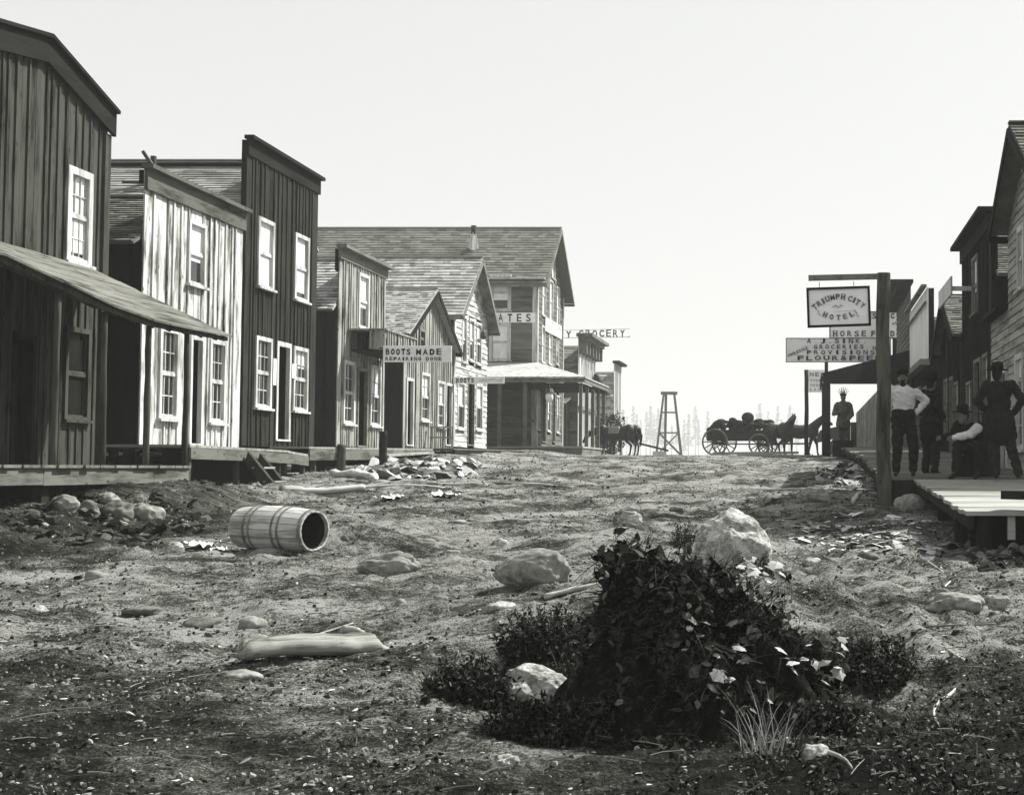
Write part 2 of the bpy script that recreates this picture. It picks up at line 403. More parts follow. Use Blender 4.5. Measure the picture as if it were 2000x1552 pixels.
# vignette light fall-off painted into the dirt colour, darker towards the front corners
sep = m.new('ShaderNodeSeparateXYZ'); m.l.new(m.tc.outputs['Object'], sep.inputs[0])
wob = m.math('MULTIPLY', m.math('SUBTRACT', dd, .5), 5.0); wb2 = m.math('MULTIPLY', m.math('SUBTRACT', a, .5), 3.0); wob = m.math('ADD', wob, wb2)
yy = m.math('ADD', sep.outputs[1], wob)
vig_near = m.rmp(yy, 5.8, 10.0, 0, 1); 
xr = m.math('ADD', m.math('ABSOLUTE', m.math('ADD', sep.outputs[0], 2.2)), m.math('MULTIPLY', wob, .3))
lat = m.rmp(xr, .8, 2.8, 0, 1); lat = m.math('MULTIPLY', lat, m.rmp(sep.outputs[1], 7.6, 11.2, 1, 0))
kk = m.math('SUBTRACT', m.math('ADD', m.math('MULTIPLY', vig_near, .28), .76), m.math('MULTIPLY', lat, .40))
porch_shade = m.math('MULTIPLY', m.rmp(m.math('ADD', sep.outputs[0], m.math('MULTIPLY', wob, .35)), -8.3, -6.6, 1, 0), m.rmp(m.math('ADD', sep.outputs[1], m.math('MULTIPLY', wob, .3)), 14.6, 16, 0, 1)); porch_shade = m.math('MULTIPLY', porch_shade, m.rmp(sep.outputs[1], 21, 24, 1, 0))  # shade in front of the left porch, painted into the dirt colour
kk = m.math('SUBTRACT', kk, m.math('MULTIPLY', porch_shade, .34))
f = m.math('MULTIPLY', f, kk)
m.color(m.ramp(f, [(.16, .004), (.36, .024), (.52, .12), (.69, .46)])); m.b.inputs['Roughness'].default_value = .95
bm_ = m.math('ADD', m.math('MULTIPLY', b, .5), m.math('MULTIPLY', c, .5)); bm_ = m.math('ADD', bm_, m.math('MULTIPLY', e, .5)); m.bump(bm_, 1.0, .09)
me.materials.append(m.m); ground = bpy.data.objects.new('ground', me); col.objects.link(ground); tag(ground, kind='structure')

# ---------------------------------------------------------------- left row
TL = -12.21 * math.cos(PHI)
flat = lambda z: (lambda a: z)
# A: nearest building with its dark porch
A = Bld('false_front_shop', 'dark weathered plank building at the far left with a broken porch roof', 'shop building', 1, TL, -150, 200, .05)
s_, zc = on_t(203, 207, TL); ap = A.fy(85, 76); co = A.fy(205, 212)
zl = A.fy(0, 52)[1]; yl = A.fy(0, 52)[0]; slo = (ap[1] - zl) / (ap[0] - yl)
topA = lambda a: min(ap[1] + (a - ap[0]) * slo, ap[1] + (a - ap[0]) * (co[1] - ap[1]) / (co[0] - ap[0]))
ops = [A.rect(128, 176, 330, 515), A.rect(124, 172, 640, 820)]
ops2 = [A.rect(18, 64, 650, 905)]
A.walls(None, topA, 'wA', ops=ops + ops2, D=9, eave=topA(A.hw) - .15, sidemat='wS', bw=.24)
A.window(ops[0], blind=.93, fw=.12, cols=3); A.window(ops[1], blind=0, fw=.08, bars=False, frame='beamz'); A.doorway(ops2[0], frame='trimd')
mb = MB(); rf = []
for (p, q) in ((-A.hw - .3, ap[0]), (ap[0], A.hw + .10)):
    zp, zq = topA(p) + .02, topA(q) + .02
    mb.box8([(-9, p, zp), (.17, p, zp), (.17, q, zq), (-9, q, zq), (-9, p, zp + .06), (.17, p, zp + .06), (.17, q, zq + .06), (-9, q, zq + .06)])
    mb.box8([(.035, p, zp - .40), (.10, p, zp - .40), (.10, q, zq - .40), (.035, q, zq - .40), (.035, p, zp), (.10, p, zp), (.10, q, zq), (.035, q, zq)])
A.part(mb, 'roof', M['trimd'])
mb = MB(); mb.box(-.02, .05, A.hw - .16, A.hw + .035, 0, topA(A.hw) - .4); A.part(mb, 'corner_board', M['beamz'])
# porch: lean-to roof falling towards the street
TE = TL + 2.4
def loc(B, s, t, z): return ((t - B.t) * B.side, (s - B.sm) * B.side, z - B.z0)
pr = MB(); n = 7
eave_pts = []
for px, py in ((-130, 462), (0, 497), (110, 548), (205, 594), (290, 624), (365, 640), (442, 655)):
    s, z = on_t(px, py, TE); eave_pts.append((s, z))
sw, zw = on_t(200, 532, TL); s00 = eave_pts[0][0]
for i in range(len(eave_pts) - 1):
    (sa, za), (sb, zb) = eave_pts[i], eave_pts[i+1]
    k = 9
    for j in range(k):
        u0, u1 = j / k, (j + 1) / k - .004; w = ru(-.008, .008)
        def P(s, ze, u): return Vector(loc(A, s, TL + .04 + (2.4 + .02) * u, zw + .02 + (ze - zw) * u + w))
        q = [P(sa, za, u0), P(sa, za, u1 + .02), P(sb, zb, u1 + .02), P(sb, zb, u0)]
        pr.box8([p - Vector((0, 0, .03)) for p in q] + q)
mbf = MB()
for i in range(len(eave_pts) - 1):
    (sa, za), (sb, zb) = eave_pts[i], eave_pts[i+1]; mbf.beam(loc(A, sa, TE + .01, za - .06), loc(A, sb, TE + .01, zb - .06), .04, .07)
k = 14
for i in range(k):
    s = s00 + (eave_pts[-1][0] - s00) * (i + .5) / k; ze = np.interp(s, [e[0] for e in eave_pts], [e[1] for e in eave_pts])
    mbf.beam(loc(A, s, TL + .05, zw - .06), loc(A, s, TE - .03, ze - .07), .05, .09)
R_ = A.part(pr, 'porch_roof', wood('lean-to roof boards', .01, .20, 'y', .5, .5, .8)); mbf.build('rafters', M['beamz'], R_)
zdeck = .05
for px, lean in ((110, .03), (205, -.02), (290, .01), (366, .0)):
    s, _ = on_t(px, 750, TE - .06); ze = np.interp(s, [e[0] for e in eave_pts], [e[1] for e in eave_pts]) - .08
    mb = MB(); pts = []; x, y, _ = loc(A, s, TE - .08, 0)
    for k in range(7): u = k / 6; pts.append((x + ru(-.006, .006), y + lean * u + ru(-.008, .008), (zdeck - A.z0) - .15 + (ze - zdeck + .15) * u))
    mb.tube(pts, [.05, .052, .046, .05, .042, .045, .04], 8, jit=.12); A.part(mb, 'porch_post', M['beamz'], smooth=True)
dk = MB(); s1 = on_t(372, 905, TE)[0]; s = s00
while s < s1:
    w = ru(.18, .28); e = min(s + w - .008, s1); a = loc(A, s, TL + .02, zdeck); b = loc(A, e, TE + ru(.0, .05), zdeck); dk.box(a[0], b[0], a[1], b[1], a[2] - .04, a[2]); s += w
A.part(dk, 'porch_deck', M['deck'])
fb = MB(); s = s00
while s < s1: e = min(s + ru(2, 3.2), s1); a = loc(A, s, TE - .02, 0); b = loc(A, e - .01, TE - .02, 0); j = ru(-.01, .01); fb.box(a[0] - .03, a[0], a[1], b[1], -.26 + j, -.045); s = e
A.part(fb, 'porch_rim_board', M['fascia'])
for px in (70, 98, 232, 345):
    ps = MB(); s = on_t(px, 940, TE - .25)[0]; a = loc(A, s, TE - .2, 0); ps.box(a[0] - .08, a[0] + .08, a[1] - .09, a[1] + .09, -.75, -.05); A.part(ps, 'porch_footing', M['wS'])
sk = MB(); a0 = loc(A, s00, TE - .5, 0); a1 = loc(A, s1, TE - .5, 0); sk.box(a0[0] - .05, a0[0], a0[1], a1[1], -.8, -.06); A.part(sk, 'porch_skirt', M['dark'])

# B: pale false front
B = Bld('false_front_store', 'pale board false front store, shorter one behind the lean-to porch', 'shop building', 1, TL, 276, 470, .47)
ztop = (B.fy(283, 325)[1] + B.fy(472, 412)[1]) / 2
ops = [B.rect(366, 399, 434, 558), B.rect(309, 346, 640, 818), B.rect(407, 438, 664, 826)]; dr = B.rect(368, 394, 655, 866)
B.walls(None, flat(ztop - .04), 'wB', ops=ops + [dr], D=8, eave=B.lz(4.15), ridge=B.lz(5.4), sidemat='dark', bw=.27, sidestyle='board')  # side walls near black: their shade is put into the colour
B.window(ops[0], blind=.62, bars=False, fw=.07); B.window(ops[1], blind=.0, cols=3, frame='trim'); B.window(ops[2], blind=0, cols=3); B.doorway(dr, recess=.45)
for o in B.root.children:
    if o.name.startswith('window') and o is not None: pass
B.roof(B.lz(5.42), B.lz(4.3), 'shB', front=-.06, back=8, barge=None, cs=.15)
mb = MB(); mb.box(-.05, .17, -B.hw - .06, B.hw + .06, ztop - .03, ztop + .05); mb.box(.0, .06, -B.hw - .03, B.hw + .03, ztop - .42, ztop - .031); B.part(mb, 'cornice', wood('worn cornice', .012, .14, 'y', .4, .4, .9))
mb = MB(); mb.box(-.12, -.04, -B.hw, B.hw, B.lz(5.3), ztop - .05); B.part(mb, 'parapet_back', M['wD'])

# C: tall dark false front
C = Bld('false_front_hall', 'tall dark plank false front, highest parapet on the left side', 'shop building', 1, TL, 475, 616, .55)
ztop = (C.fy(475, 262)[1] + C.fy(622, 352)[1]) / 2
ops = [C.rect(502, 533, 428, 563), C.rect(574, 601, 459, 588), C.rect(497, 528, 658, 797), C.rect(571, 599, 678, 803)]; dr = C.rect(537, 565, 668, 858)
C.walls(None, flat(ztop - .04), 'wC', ops=ops + [dr], D=11, eave=C.lz(5.4), ridge=C.lz(7.1), sidemat='wC', bw=.25)
C.window(ops[0], blind=1, bars=False); C.window(ops[1], blind=.9, bars=False); C.window(ops[2], blind=0, cols=3, frame='trim'); C.window(ops[3], blind=.3, cols=3); C.doorway(dr, fw=.11, recess=.5)
rC = C.roof(C.lz(7.2), C.lz(5.7), 'shC', front=-.06, back=11.5, barge=None, cs=.13, wmin=.3, wmax=.9)
mb = MB(); mb.box(-12, -.1, -.33, -.30, C.lz(7.2) - .17, C.lz(7.2) - .08); mb.build('roof_batten', M['trimd'], rC)
mb = MB(); P = (-2.6, -1.1, C.lz(6.55)); mb.tube([P, (P[0], P[1], P[2] + .55)], .07, 8); mb.beam((P[0] + .35, P[1] - .2, P[2] - .12), (P[0] - .15, P[1] - .2, P[2] + .62), .07, .07); mb.beam((P[0] - .55, P[1] - .3, P[2] - .10), (P[0] + .4, P[1] - .3, P[2] - .12), .06, .06)
mb.build('stove_pipe', M['iron'], rC)
mb = MB(); mb.box(-.05, .16, -C.hw - .05, C.hw + .06, ztop - .03, ztop + .05); mb.box(.0, .05, -C.hw - .03, C.hw + .05, ztop - .38, ztop - .031); C.part(mb, 'cornice', M['trimd'])
mb = MB(); mb.box(-.12, -.04, -C.hw, C.hw, C.lz(5.6), ztop - .05); C.part(mb, 'parapet_back', M['wD'])
for (a, b, c, d) in ((529, 535, 700, 752), (566, 574, 711, 739)):
    r = C.rect(a, b, c, d); mb = MB(); mb.box(.055, .06, r[0], r[1], r[2], r[3]); C.part(mb, 'paper_notice', M['blind'])

# E: third false front
E = Bld('false_front_house', 'narrow pale plank false front next to the boots sign', 'shop building', 1, TL, 660, 752, .64)
ztop = (E.fy(660, 482)[1] + E.fy(752, 522)[1]) / 2
ops = [E.rect(699, 719, 535, 642), E.rect(669, 691, 705, 828), E.rect(722, 742, 714, 832)]; dr = E.rect(696, 716, 718, 870)
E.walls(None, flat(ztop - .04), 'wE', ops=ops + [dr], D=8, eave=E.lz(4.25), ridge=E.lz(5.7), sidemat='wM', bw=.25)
E.window(ops[0], blind=.62, bars=False); E.window(ops[1], blind=0); E.window(ops[2], blind=.45); E.doorway(dr, frame='trimm', recess=.5)
E.roof(E.lz(5.75), E.lz(4.35), 'shL', front=-.06, back=8, barge=None, cs=.16)
mb = MB(); mb.box(-.05, .22, -E.hw - .10, E.hw + .10, ztop - .03, ztop + .06); mb.box(.0, .05, -E.hw - .03, E.hw + .05, ztop - .30, ztop - .031); E.part(mb, 'cornice', M['trimm'])
mb = MB(); mb.box(-.12, -.04, -E.hw, E.hw, E.lz(5.2), ztop - .05); E.part(mb, 'parapet_back', M['wD'])

# F: small gabled boot shop
Fh = Bld('gabled_shop', 'small gabled board shop between the boots sign and clapboard house', 'shop building', 1, TL, 789, 884, .62)
ridge, eave = Fh.lz(5.85), Fh.lz(4.25)
gab = lambda H, r, e: (lambda a: e + (r - e) * (1 - abs(a) / H.hw) - .06)
ops = [Fh.rect(818, 829, 642, 680), Fh.rect(821, 838, 728, 822), Fh.rect(853, 867, 744, 834)]; drs = [Fh.rect(792, 806, 738, 868), Fh.rect(869, 881, 748, 868)]
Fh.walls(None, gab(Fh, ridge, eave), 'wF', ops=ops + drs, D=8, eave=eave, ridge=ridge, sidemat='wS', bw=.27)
Fh.window(ops[0], blind=0, bars=False, frame='trimm'); Fh.window(ops[1], blind=.5); Fh.window(ops[2], blind=.45); [Fh.doorway(d, recess=.4) for d in drs]
Fh.roof(ridge, eave, 'shL', front=.25, back=8, ov=.3, cs=.16)
# G: larger gabled clapboard house
Gh = Bld('clapboard_house', 'pale clapboard gabled house with deep black eave beside hotel', 'house', 1, TL, 886, 951, .82)
ridge, eave = Gh.lz(7.75), Gh.lz(5.65)
ops = [Gh.rect(901, 910, 616, 708), Gh.rect(915, 925, 622, 705), Gh.rect(929, 939, 630, 712), Gh.rect(892, 906, 745, 838), Gh.rect(928, 941, 750, 840)]; dr = Gh.rect(912, 925, 745, 868)
Gh.walls(None, gab(Gh, ridge, eave), 'cG', 'clap', ops=ops + [dr], D=10, eave=eave, ridge=ridge, sidemat='wS', sidestyle='board', exp=.2)
for o, b in zip(ops, (.6, .6, .35, .5, .5)): Gh.window(o, blind=b, bars=False)
Gh.doorway(dr, frame='trimm', recess=.4)
Gh.roof(ridge, eave, 'shL', front=.40, back=12, ov=.4, cs=.2, wmin=.2, wmax=.5, barge='trimm')
mb = MB(); mb.box(0, .04, -Gh.hw - .02, -Gh.hw + .14, 0, eave - .1); Gh.part(mb, 'corner_board', M['trim'])
mb = MB(); mb.capsule(loc(Gh, on_t(944, 650, TL + .6)[0], TL + .6, on_t(944, 650, TL + .6)[1]), .09, loc(Gh, on_t(944, 650, TL + .6)[0], TL + .6, on_t(944, 650, TL + .6)[1] - .12), .12); mb.beam(loc(Gh, on_t(944, 650, TL + .6)[0], TL + .6, on_t(944, 645, TL + .6)[1]), loc(Gh, on_t(944, 650, TL + .6)[0], TL - .02, on_t(944, 640, TL)[1] ), .03, .03); Gh.part(mb, 'wall_lamp', M['iron'])

# H: the three storey hotel
H = Bld('hotel_building', 'three storey grey clapboard hotel with corner porch and slate-grey roof', 'hotel', 1, TL, 1048, 1099, .95)
ridge, eave = H.lz(11.6), H.lz(8.75)
ops = [H.rect(a, b, c, d) for (a, b, c, d) in ((1058, 1065, 534, 617), (1072, 1079, 547, 630), (1086, 1092, 560, 642), (1057, 1063, 636, 708), (1071, 1077, 645, 712), (1085, 1090, 655, 712), (1046, 1053, 752, 838), (1068, 1074, 768, 842), (1086, 1091, 772, 845), (1077, 1083, 482, 545))]
drs = [H.rect(1058, 1065, 760, 862), H.rect(1078, 1083, 765, 862)]
sw = lambda a, b, c, d: (lambda p, q: (min(p[0], q[0]) - H.t, max(p[0], q[0]) - H.t, H.lz(q[1]), H.lz(p[1])))(on_s(a, c, H.s0), on_s(b, d, H.s0))
sops = [sw(957, 998, 536, 607), sw(956, 997, 630, 704)]
mb = MB(); wall(mb, H.facade_map(), -H.hw, H.hw, gab(H, ridge, eave), -.05, ops + drs, 'clap', exp=.24); mb.build('front_wall', M['cH'], H.root)
mb = MB(); wall(mb, H.side_map(-1), -14, -.04, flat(eave), -.05, sops, 'clap', exp=.24); mb.build('side_wall', M['cHx'], H.root)
mb = MB(); wall(mb, H.side_map(1), -14, -.04, flat(eave), -.05, [], 'clap', exp=.3); mb.build('side_wall', M['cHx'], H.root)
mb = MB(); mb.poly([(-14, -H.hw, 0), (-14, H.hw, 0), (-14, H.hw, eave), (-14, 0, ridge), (-14, -H.hw, eave)]); mb.box(-13.9, -.1, -H.hw + .05, H.hw - .05, -.1, -.06); mb.build('back_wall', M['cHx'], H.root)
for o, b in zip(ops, (1, 1, 1, 1, 1, .7, .7, .7, .6, 1)): H.window(o, blind=b, bars=False, fw=.08)
for o, b in zip(sops, (.72, 1)): H.window(o, mp=H.side_map(-1), blind=b, bars=False, fw=.13)
for d in drs: H.doorway(d, frame='trimm', recess=.4)
rH = H.roof(ridge, eave, 'shH', front=.5, back=14.3, ov=.4, cs=.22, wmin=.2, wmax=.6, barge='trimm')
mb = MB(); mb.box(-.02, .05, -H.hw - .05, -H.hw + .18, 0, eave - .1); mb.box(-.02, .05, H.hw - .15, H.hw + .04, 0, eave - .1); mb.box(-.2, -.021, -H.hw - .055, -H.hw - .02, 0, eave - .1); mb.box(-14, .4, -H.hw - .35, -H.hw - .06, eave - .12, eave - .06); H.part(mb, 'corner_board', M['trim'])
tt, zz = on_s(925, 468, H.s0 + 2.0); x, y, z = loc(H, H.s0 + 2.0, tt, 0); zr = eave + (ridge - eave) * (2.0) / H.hw
mb = MB(); mb.tube([(x, y, zr - .1), (x, y, zr + .75)], [.26, .14], 4); mb.build('chimney', M['trim'], rH); mb = MB(); mb.tube([(x, y, zr + .7), (x, y, zr + 1.1)], .13, 8); mb.build('chimney_cap', M['iron'], rH)
# porch round the corner
TP = TL + 2.75; sp0 = on_t(1135, 800, TP)[0]; sp1 = on_t(1181, 800, TP)[0]; ze = (on_t(1135, 733, TP)[1] + on_t(1181, 757, TP)[1]) / 2; zi = H.lz(ze) + .95
x1 = TP - H.t; y0 = sp0 - H.sm; y1 = sp1 - H.sm; zE = H.lz(ze); xb = -6
mb = MB()
def slab(mb, q, th=.06): q = [Vector(p) for p in q]; mb.box8([p - Vector((0, 0, th)) for p in q] + q)
slab(mb, [(x1 + .2, y0 - .2, zE), (x1 + .2, y1 + .1, zE), (.04, y1 + .1, zi), (.04, -H.hw - .04, zi)]); slab(mb, [(x1 + .2, y0 - .2, zE), (.04, -H.hw - .04, zi), (xb, -H.hw - .04, zi), (xb, y0 - .2, zE)])
pR = mb.build('porch_roof', wood('pale porch roof', .22, .5, 'n', 0, .4, .5, False), H.root)
mb = MB(); mb.box(x1 + .12, x1 + .16, y0 - .12, y1, zE - .24, zE - .07); mb.box(xb, x1 + .16, y0 - .16, y0 - .121, zE - .24, zE - .07); mb.build('porch_beam', M['trimm'], pR)
mb = MB(); mb.box(xb, x1, y0, y1, zE - .30, zE - .26); mb.build('porch_ceiling', M['wD'], pR)
for k in range(5): y = y0 + .06 + (y1 - y0 - .2) * k / 4; mb = MB(); mb.box(x1 - .1, x1 + .04, y - .07, y + .07, 0, zE - .25); H.part(mb, 'porch_post', M['cHx'])
for px in (1025, 975): t, _ = on_s(px, 800, sp0); mb = MB(); x = t - H.t; mb.box(x - .07, x + .07, y0 - .02, y0 + .12, 0, zE - .25); H.part(mb, 'porch_post', M['cHx'])
mb = MB(); mb.box(xb, x1 + .1, y0 - .1, y1, -.08, -.002); H.part(mb, 'porch_deck', M['deckl'])
mb = MB(); mb.box(xb, x1 + .06, y0 - .05, y0 - .02, -.55, -.09); mb.box(x1 + .02, x1 + .06, y0 - .02, y1, -.55, -.09); H.part(mb, 'porch_skirt', M['trimm'])
mb = MB(); mb.box(xb, -.1, -H.hw - .06, -H.hw - .03, 1.15, 1.28); H.part(mb, 'wainscot_rail', M['trimm'])
# sign boards on the hotel
def text_mesh(txt, w, h, bold=.0, shear=0):
    cu = bpy.data.curves.new('t', 'FONT'); cu.body = txt; cu.size = 1; cu.offset = bold; cu.resolution_u = 3; cu.shear = shear; cu.space_character = 1.12
    ob = bpy.data.objects.new('t', cu); col.objects.link(ob); dg = bpy.context.evaluated_depsgraph_get(); dg.update()
    m_ = bpy.data.meshes.new_from_object(ob.evaluated_get(dg)); vs = [v.co.copy() for v in m_.vertices]; fs = [tuple(p.vertices) for p in m_.polygons]
    bpy.data.objects.remove(ob); bpy.data.curves.remove(cu); bpy.data.meshes.remove(m_)
    x0 = min(v.x for v in vs); x1 = max(v.x for v in vs); y0 = min(v.y for v in vs); y1 = max(v.y for v in vs)
    return [((v.x - (x0 + x1) / 2) * w / (x1 - x0), (v.y - (y0 + y1) / 2) * h / (y1 - y0)) for v in vs], fs
def put_text(mb, txt, cx, cz, w, h, y, rot=0, bold=.02, serif=False, th=.006):
    v, f = text_mesh(txt, w, h, bold * (.35 if txt in 'MWRNKAEB&S' else 1) + ru(-.004, .004)); w *= ru(.94, 1.05); rot += ru(-.025, .025); cz += h * ru(-.03, .03); n = len(mb.v); c, s = math.cos(rot), math.sin(rot)
    for q in (y, y + th):
        for (a, b) in v: mb.v.append((cx + a * c - b * s, q, cz + a * s + b * c))
    m_ = len(v); mb.f += [tuple(n + i for i in p) for p in f] + [tuple(n + m_ + i for i in p[::-1]) for p in f]
    if serif and len(txt) == 1:      # slab feet and caps, as in painted Egyptian letters
        for sz in (-1, 1):
            for sx in ((-1, 1) if txt in 'HNU' else (0,) if txt in 'IT' else ()):
                a = sx * w * .32; b = sz * h * .47
                if txt in 'UVT' and sz < 0 and txt != 'T': continue
                if txt == 'A' and sz > 0: continue
                hw = w * .22
                q = [(a - hw, b - h * .05), (a + hw, b - h * .05), (a + hw, b + h * .05), (a - hw, b + h * .05)]
                q = [(cx + x_ * c - z_ * s, cz + x_ * s + z_ * c) for x_, z_ in q]
                mb.box8([(p[0], y + .001, p[1]) for p in q] + [(p[0], y + th - .001, p[1]) for p in q])
def spaced(mb, txt, x0, x1, cz, h, y, fill=.68, serif=True, bold=.03, wob=.0):
    n = len(txt); p = (x1 - x0) / n
    for i, ch in enumerate(txt):
        if ch == ' ': continue
        w = p * fill * (.38 if ch == 'I' and not serif else .5 if ch == 'I' else .2 if ch in '.,' else .3 if ch == "'" else 1)
        hh_ = h * (.18 if ch in '.,' else 1); z = cz - (h * .4 if ch in '.,' else 0)
        put_text(mb, ch, x0 + p * (i + .5), z, w, hh_, y, 0, bold, serif)
a = sw(902, 1046, 613, 628); zb = (a[2] + a[3]) / 2; mb = MB(); mb.box(a[0], a[1], -H.hw - .09, -H.hw - .05, a[2] - .05, a[3] + .05); sg = mb.build('name_board', M['signw'], H.root)
mb = MB(); spaced(mb, 'STATES', a[0] + (a[1] - a[0]) * .22, a[1] - .10, zb, .36, -H.hw - .099, .5, False, .035); mb.build('lettering', M['ink'], sg)
r = H.rect(1062, 1093, 618, 642); mb = MB(); zc = (on_t(1062, 629, TL)[1] + on_t(1092, 652, TL)[1]) / 2 - H.z0; mb.box(.05, .10, r[0], r[1], zc - .32, zc + .32); H.part(mb, 'blank_board', M['signw'])
lp = empty('porch_lantern', W(*(lambda s: (s[0], TL + 1.9, s[1]))(on_t(1073, 770, TL + 1.9))), -PHI, 'dark hanging lantern with pale globe under the hotel porch', 'lantern')
mb = MB(); mb.ell((0, 0, -.12), .16, .16, .22); mb.build('globe', M['blind'], lp, smooth=True); mb = MB(); mb.tube([(0, 0, .08), (0, 0, .24)], [.2, .12], 10); mb.tube([(0, 0, .2), (0, 0, .52)], .02, 6); mb.build('cap', M['iron'], lp)

# I and J: far buildings
Ib = Bld('far_store', 'white false front store with bracketed cornice beyond the hotel porch', 'shop building', 1, TL + .35, 1130, 1163, .8)
ztop = Ib.lz(7.0)
Ib.walls(None, flat(ztop - .05), 'whiteb', ops=[], D=9, eave=Ib.lz(4.9), ridge=Ib.lz(6.6), sidemat='cHx', sidestyle='clap', bw=.3, exp=.25)
Ib.roof(Ib.lz(6.65), Ib.lz(5.0), 'shH', front=-.06, back=9, barge=None, cs=.3, wmin=.3, wmax=.8)
mb = MB(); mb.box(-.1, .75, -Ib.hw - .2, Ib.hw + .2, ztop - .05, ztop + .12); mb.box(.0, .5, -Ib.hw - .1, Ib.hw + .1, ztop - .22, ztop - .051)
for k in range(6): y = -Ib.hw + .2 + (2 * Ib.hw - .4) * k / 5; mb.box(.0, .42, y - .1, y + .1, ztop - .95, ztop - .221)
Ib.part(mb, 'cornice', M['trimm'])
mb = MB(); mb.box(.0, .12, -Ib.hw, Ib.hw, Ib.lz(3.1), Ib.lz(3.3)); Ib.part(mb, 'belt_course', M['trimm'])
r = (Ib.hw - 1.2, Ib.hw - .2, Ib.lz(4.3), Ib.lz(5.3)); mb = MB(); mb.box8([(.1, r[0], r[2]), (.9, r[0], r[2] - .2), (.9, r[1], r[2] - .2), (.1, r[1], r[2]), (.1, r[0], r[3]), (.2, r[0], r[3]), (.2, r[1], r[3]), (.1, r[1], r[3])]); Ib.part(mb, 'hood', M['trimd'])
Jb = Bld('far_barn', 'pale distant false front building, last on the left side', 'shop building', 1, TL + .35, 1200, 1214, .8)
ztop = Jb.lz(6.6)
Jb.walls(None, flat(ztop), 'whiteb', ops=[], D=11, eave=Jb.lz(4.6), ridge=Jb.lz(6.0), sidemat='cG', sidestyle='clap', exp=.35)
Jb.roof(Jb.lz(6.1), Jb.lz(4.7), 'shL', front=-.06, back=11, barge=None, cs=.4, wmin=.5, wmax=1.2)
mb = MB(); mb.box(-.1, .35, -Jb.hw - .1, Jb.hw + .1, ztop, ztop + .15); Jb.part(mb, 'cornice', M['trimd'])
# board fence/lean-to between hotel and store
mb = MB()
Lb = Bld('plank_shed', 'low plank shed squeezed between the hotel porch and white store', 'shed', 1, TL - .1, 1102, 1127, .8)
Lb.walls(None, flat(2.6), 'wS', ops=[], D=4, eave=2.6, ridge=2.6, bw=.3, foot=None); Lb.roof(3.0, 2.6, 'shH', front=.1, back=4, barge=None, cs=.5, wmin=.6, wmax=1.2)
# ---------------------------------------------------------------- right row
TR = 3.88 * math.cos(PHI)
K = Bld('clapboard_saloon', 'weathered white clapboard gabled building at the right edge', 'shop building', -1, TR, 1972, 2066, -.13)
ridge, eave = K.lz(5.9), K.lz(4.52)
ops = [K.rect(1990, 2003, 440, 565), K.rect(1986, 2002, 690, 878)]
K.walls(None, gab(K, ridge, eave), 'cK', 'clap', ops=ops, D=8, eave=eave, ridge=ridge, exp=.15)
K.window(ops[0], blind=.5, bars=False, frame='trim', fw=.1); K.window(ops[1], blind=.2, cols=2, frame='trim', fw=.1)
K.roof(ridge, eave, 'shB', front=.36, back=8, ov=.12, barge='trimd', bz=.14)
Ka = Bld('lean_annex', 'low clapboard annex with sloping board roof joined to clapboard saloon', 'shop building', -1, TR, 1938, 1971, -.13)
zt = Ka.lz(3.0)
ops = [Ka.rect(1940, 1950, 705, 830)]; dr = Ka.rect(1955, 1969, 720, 930)
Ka.walls(None, flat(zt), 'cK', 'clap', ops=ops + [dr], D=5, eave=zt, exp=.15)
Ka.window(ops[0], blind=.6); Ka.doorway(dr, frame='trim')
mb = MB(); mb.box8([(-5, -Ka.hw, zt + .4), (.25, -Ka.hw, zt), (.25, Ka.hw, zt), (-5, Ka.hw, zt + .4), (-5, -Ka.hw, zt + .47), (.25, -Ka.hw, zt + .07), (.25, Ka.hw, zt + .07), (-5, Ka.hw, zt + .47)]); Ka.part(mb, 'roof', M['trimd'])
Mh = Bld('dark_false_front', 'tall black-brown plank false front between annex and low gables', 'shop building', -1, TR, 1880, 1937, -.05)
zt = Mh.lz(5.35)
ops = [Mh.rect(1901, 1912, 500, 612), Mh.rect(1890, 1899, 745, 850), Mh.rect(1922, 1932, 690, 800)]; dr = Mh.rect(1905, 1918, 700, 915)
Mh.walls(None, flat(zt), 'wM', ops=ops + [dr], D=8, eave=Mh.lz(4.0), ridge=Mh.lz(5.0), bw=.24)
for o, b in zip(ops, (.6, .5, .4)): Mh.window(o, blind=b, frame='trimm', fw=.07, bars=False)
Mh.doorway(dr, frame='trimm'); Mh.roof(Mh.lz(5.1), Mh.lz(4.1), 'shB', front=-.1, back=8, barge=None)
mb = MB(); mb.box(-.06, .28, -Mh.hw - .1, Mh.hw + .1, zt - .02, zt + .07); mb.box(.0, .06, -Mh.hw, Mh.hw, zt - .35, zt - .021); Mh.part(mb, 'cornice', M['trimd'])
mb = MB(); mb.box(-.14, -.05, -Mh.hw, Mh.hw, Mh.lz(4.0), zt - .03); Mh.part(mb, 'parapet_back', M['wD'])
Nh = Bld('low_gable_shop', 'low dark gabled shop with small white board over its front', 'shop building', -1, TR, 1838, 1878, .1)
r_, e_ = Nh.lz(4.55), Nh.lz(3.4)
ops = [Nh.rect(1846, 1853, 740, 850), Nh.rect(1866, 1874, 745, 860)]; dr = Nh.rect(1857, 1864, 735, 905)
Nh.walls(None, gab(Nh, r_, e_), 'wM', ops=ops + [dr], D=7, eave=e_, ridge=r_)
for o in ops: Nh.window(o, blind=.4, frame='trimm', fw=.07, bars=False)
Nh.doorway(dr, frame='trimm'); Nh.roof(r_, e_, 'shB', front=.25, back=7)
s0 = on_t(1833, 600, TR - .5)[0]; s1 = on_t(1857, 580, TR - .5)[0]; zz0 = on_t(1833, 603, TR - .5)[1]
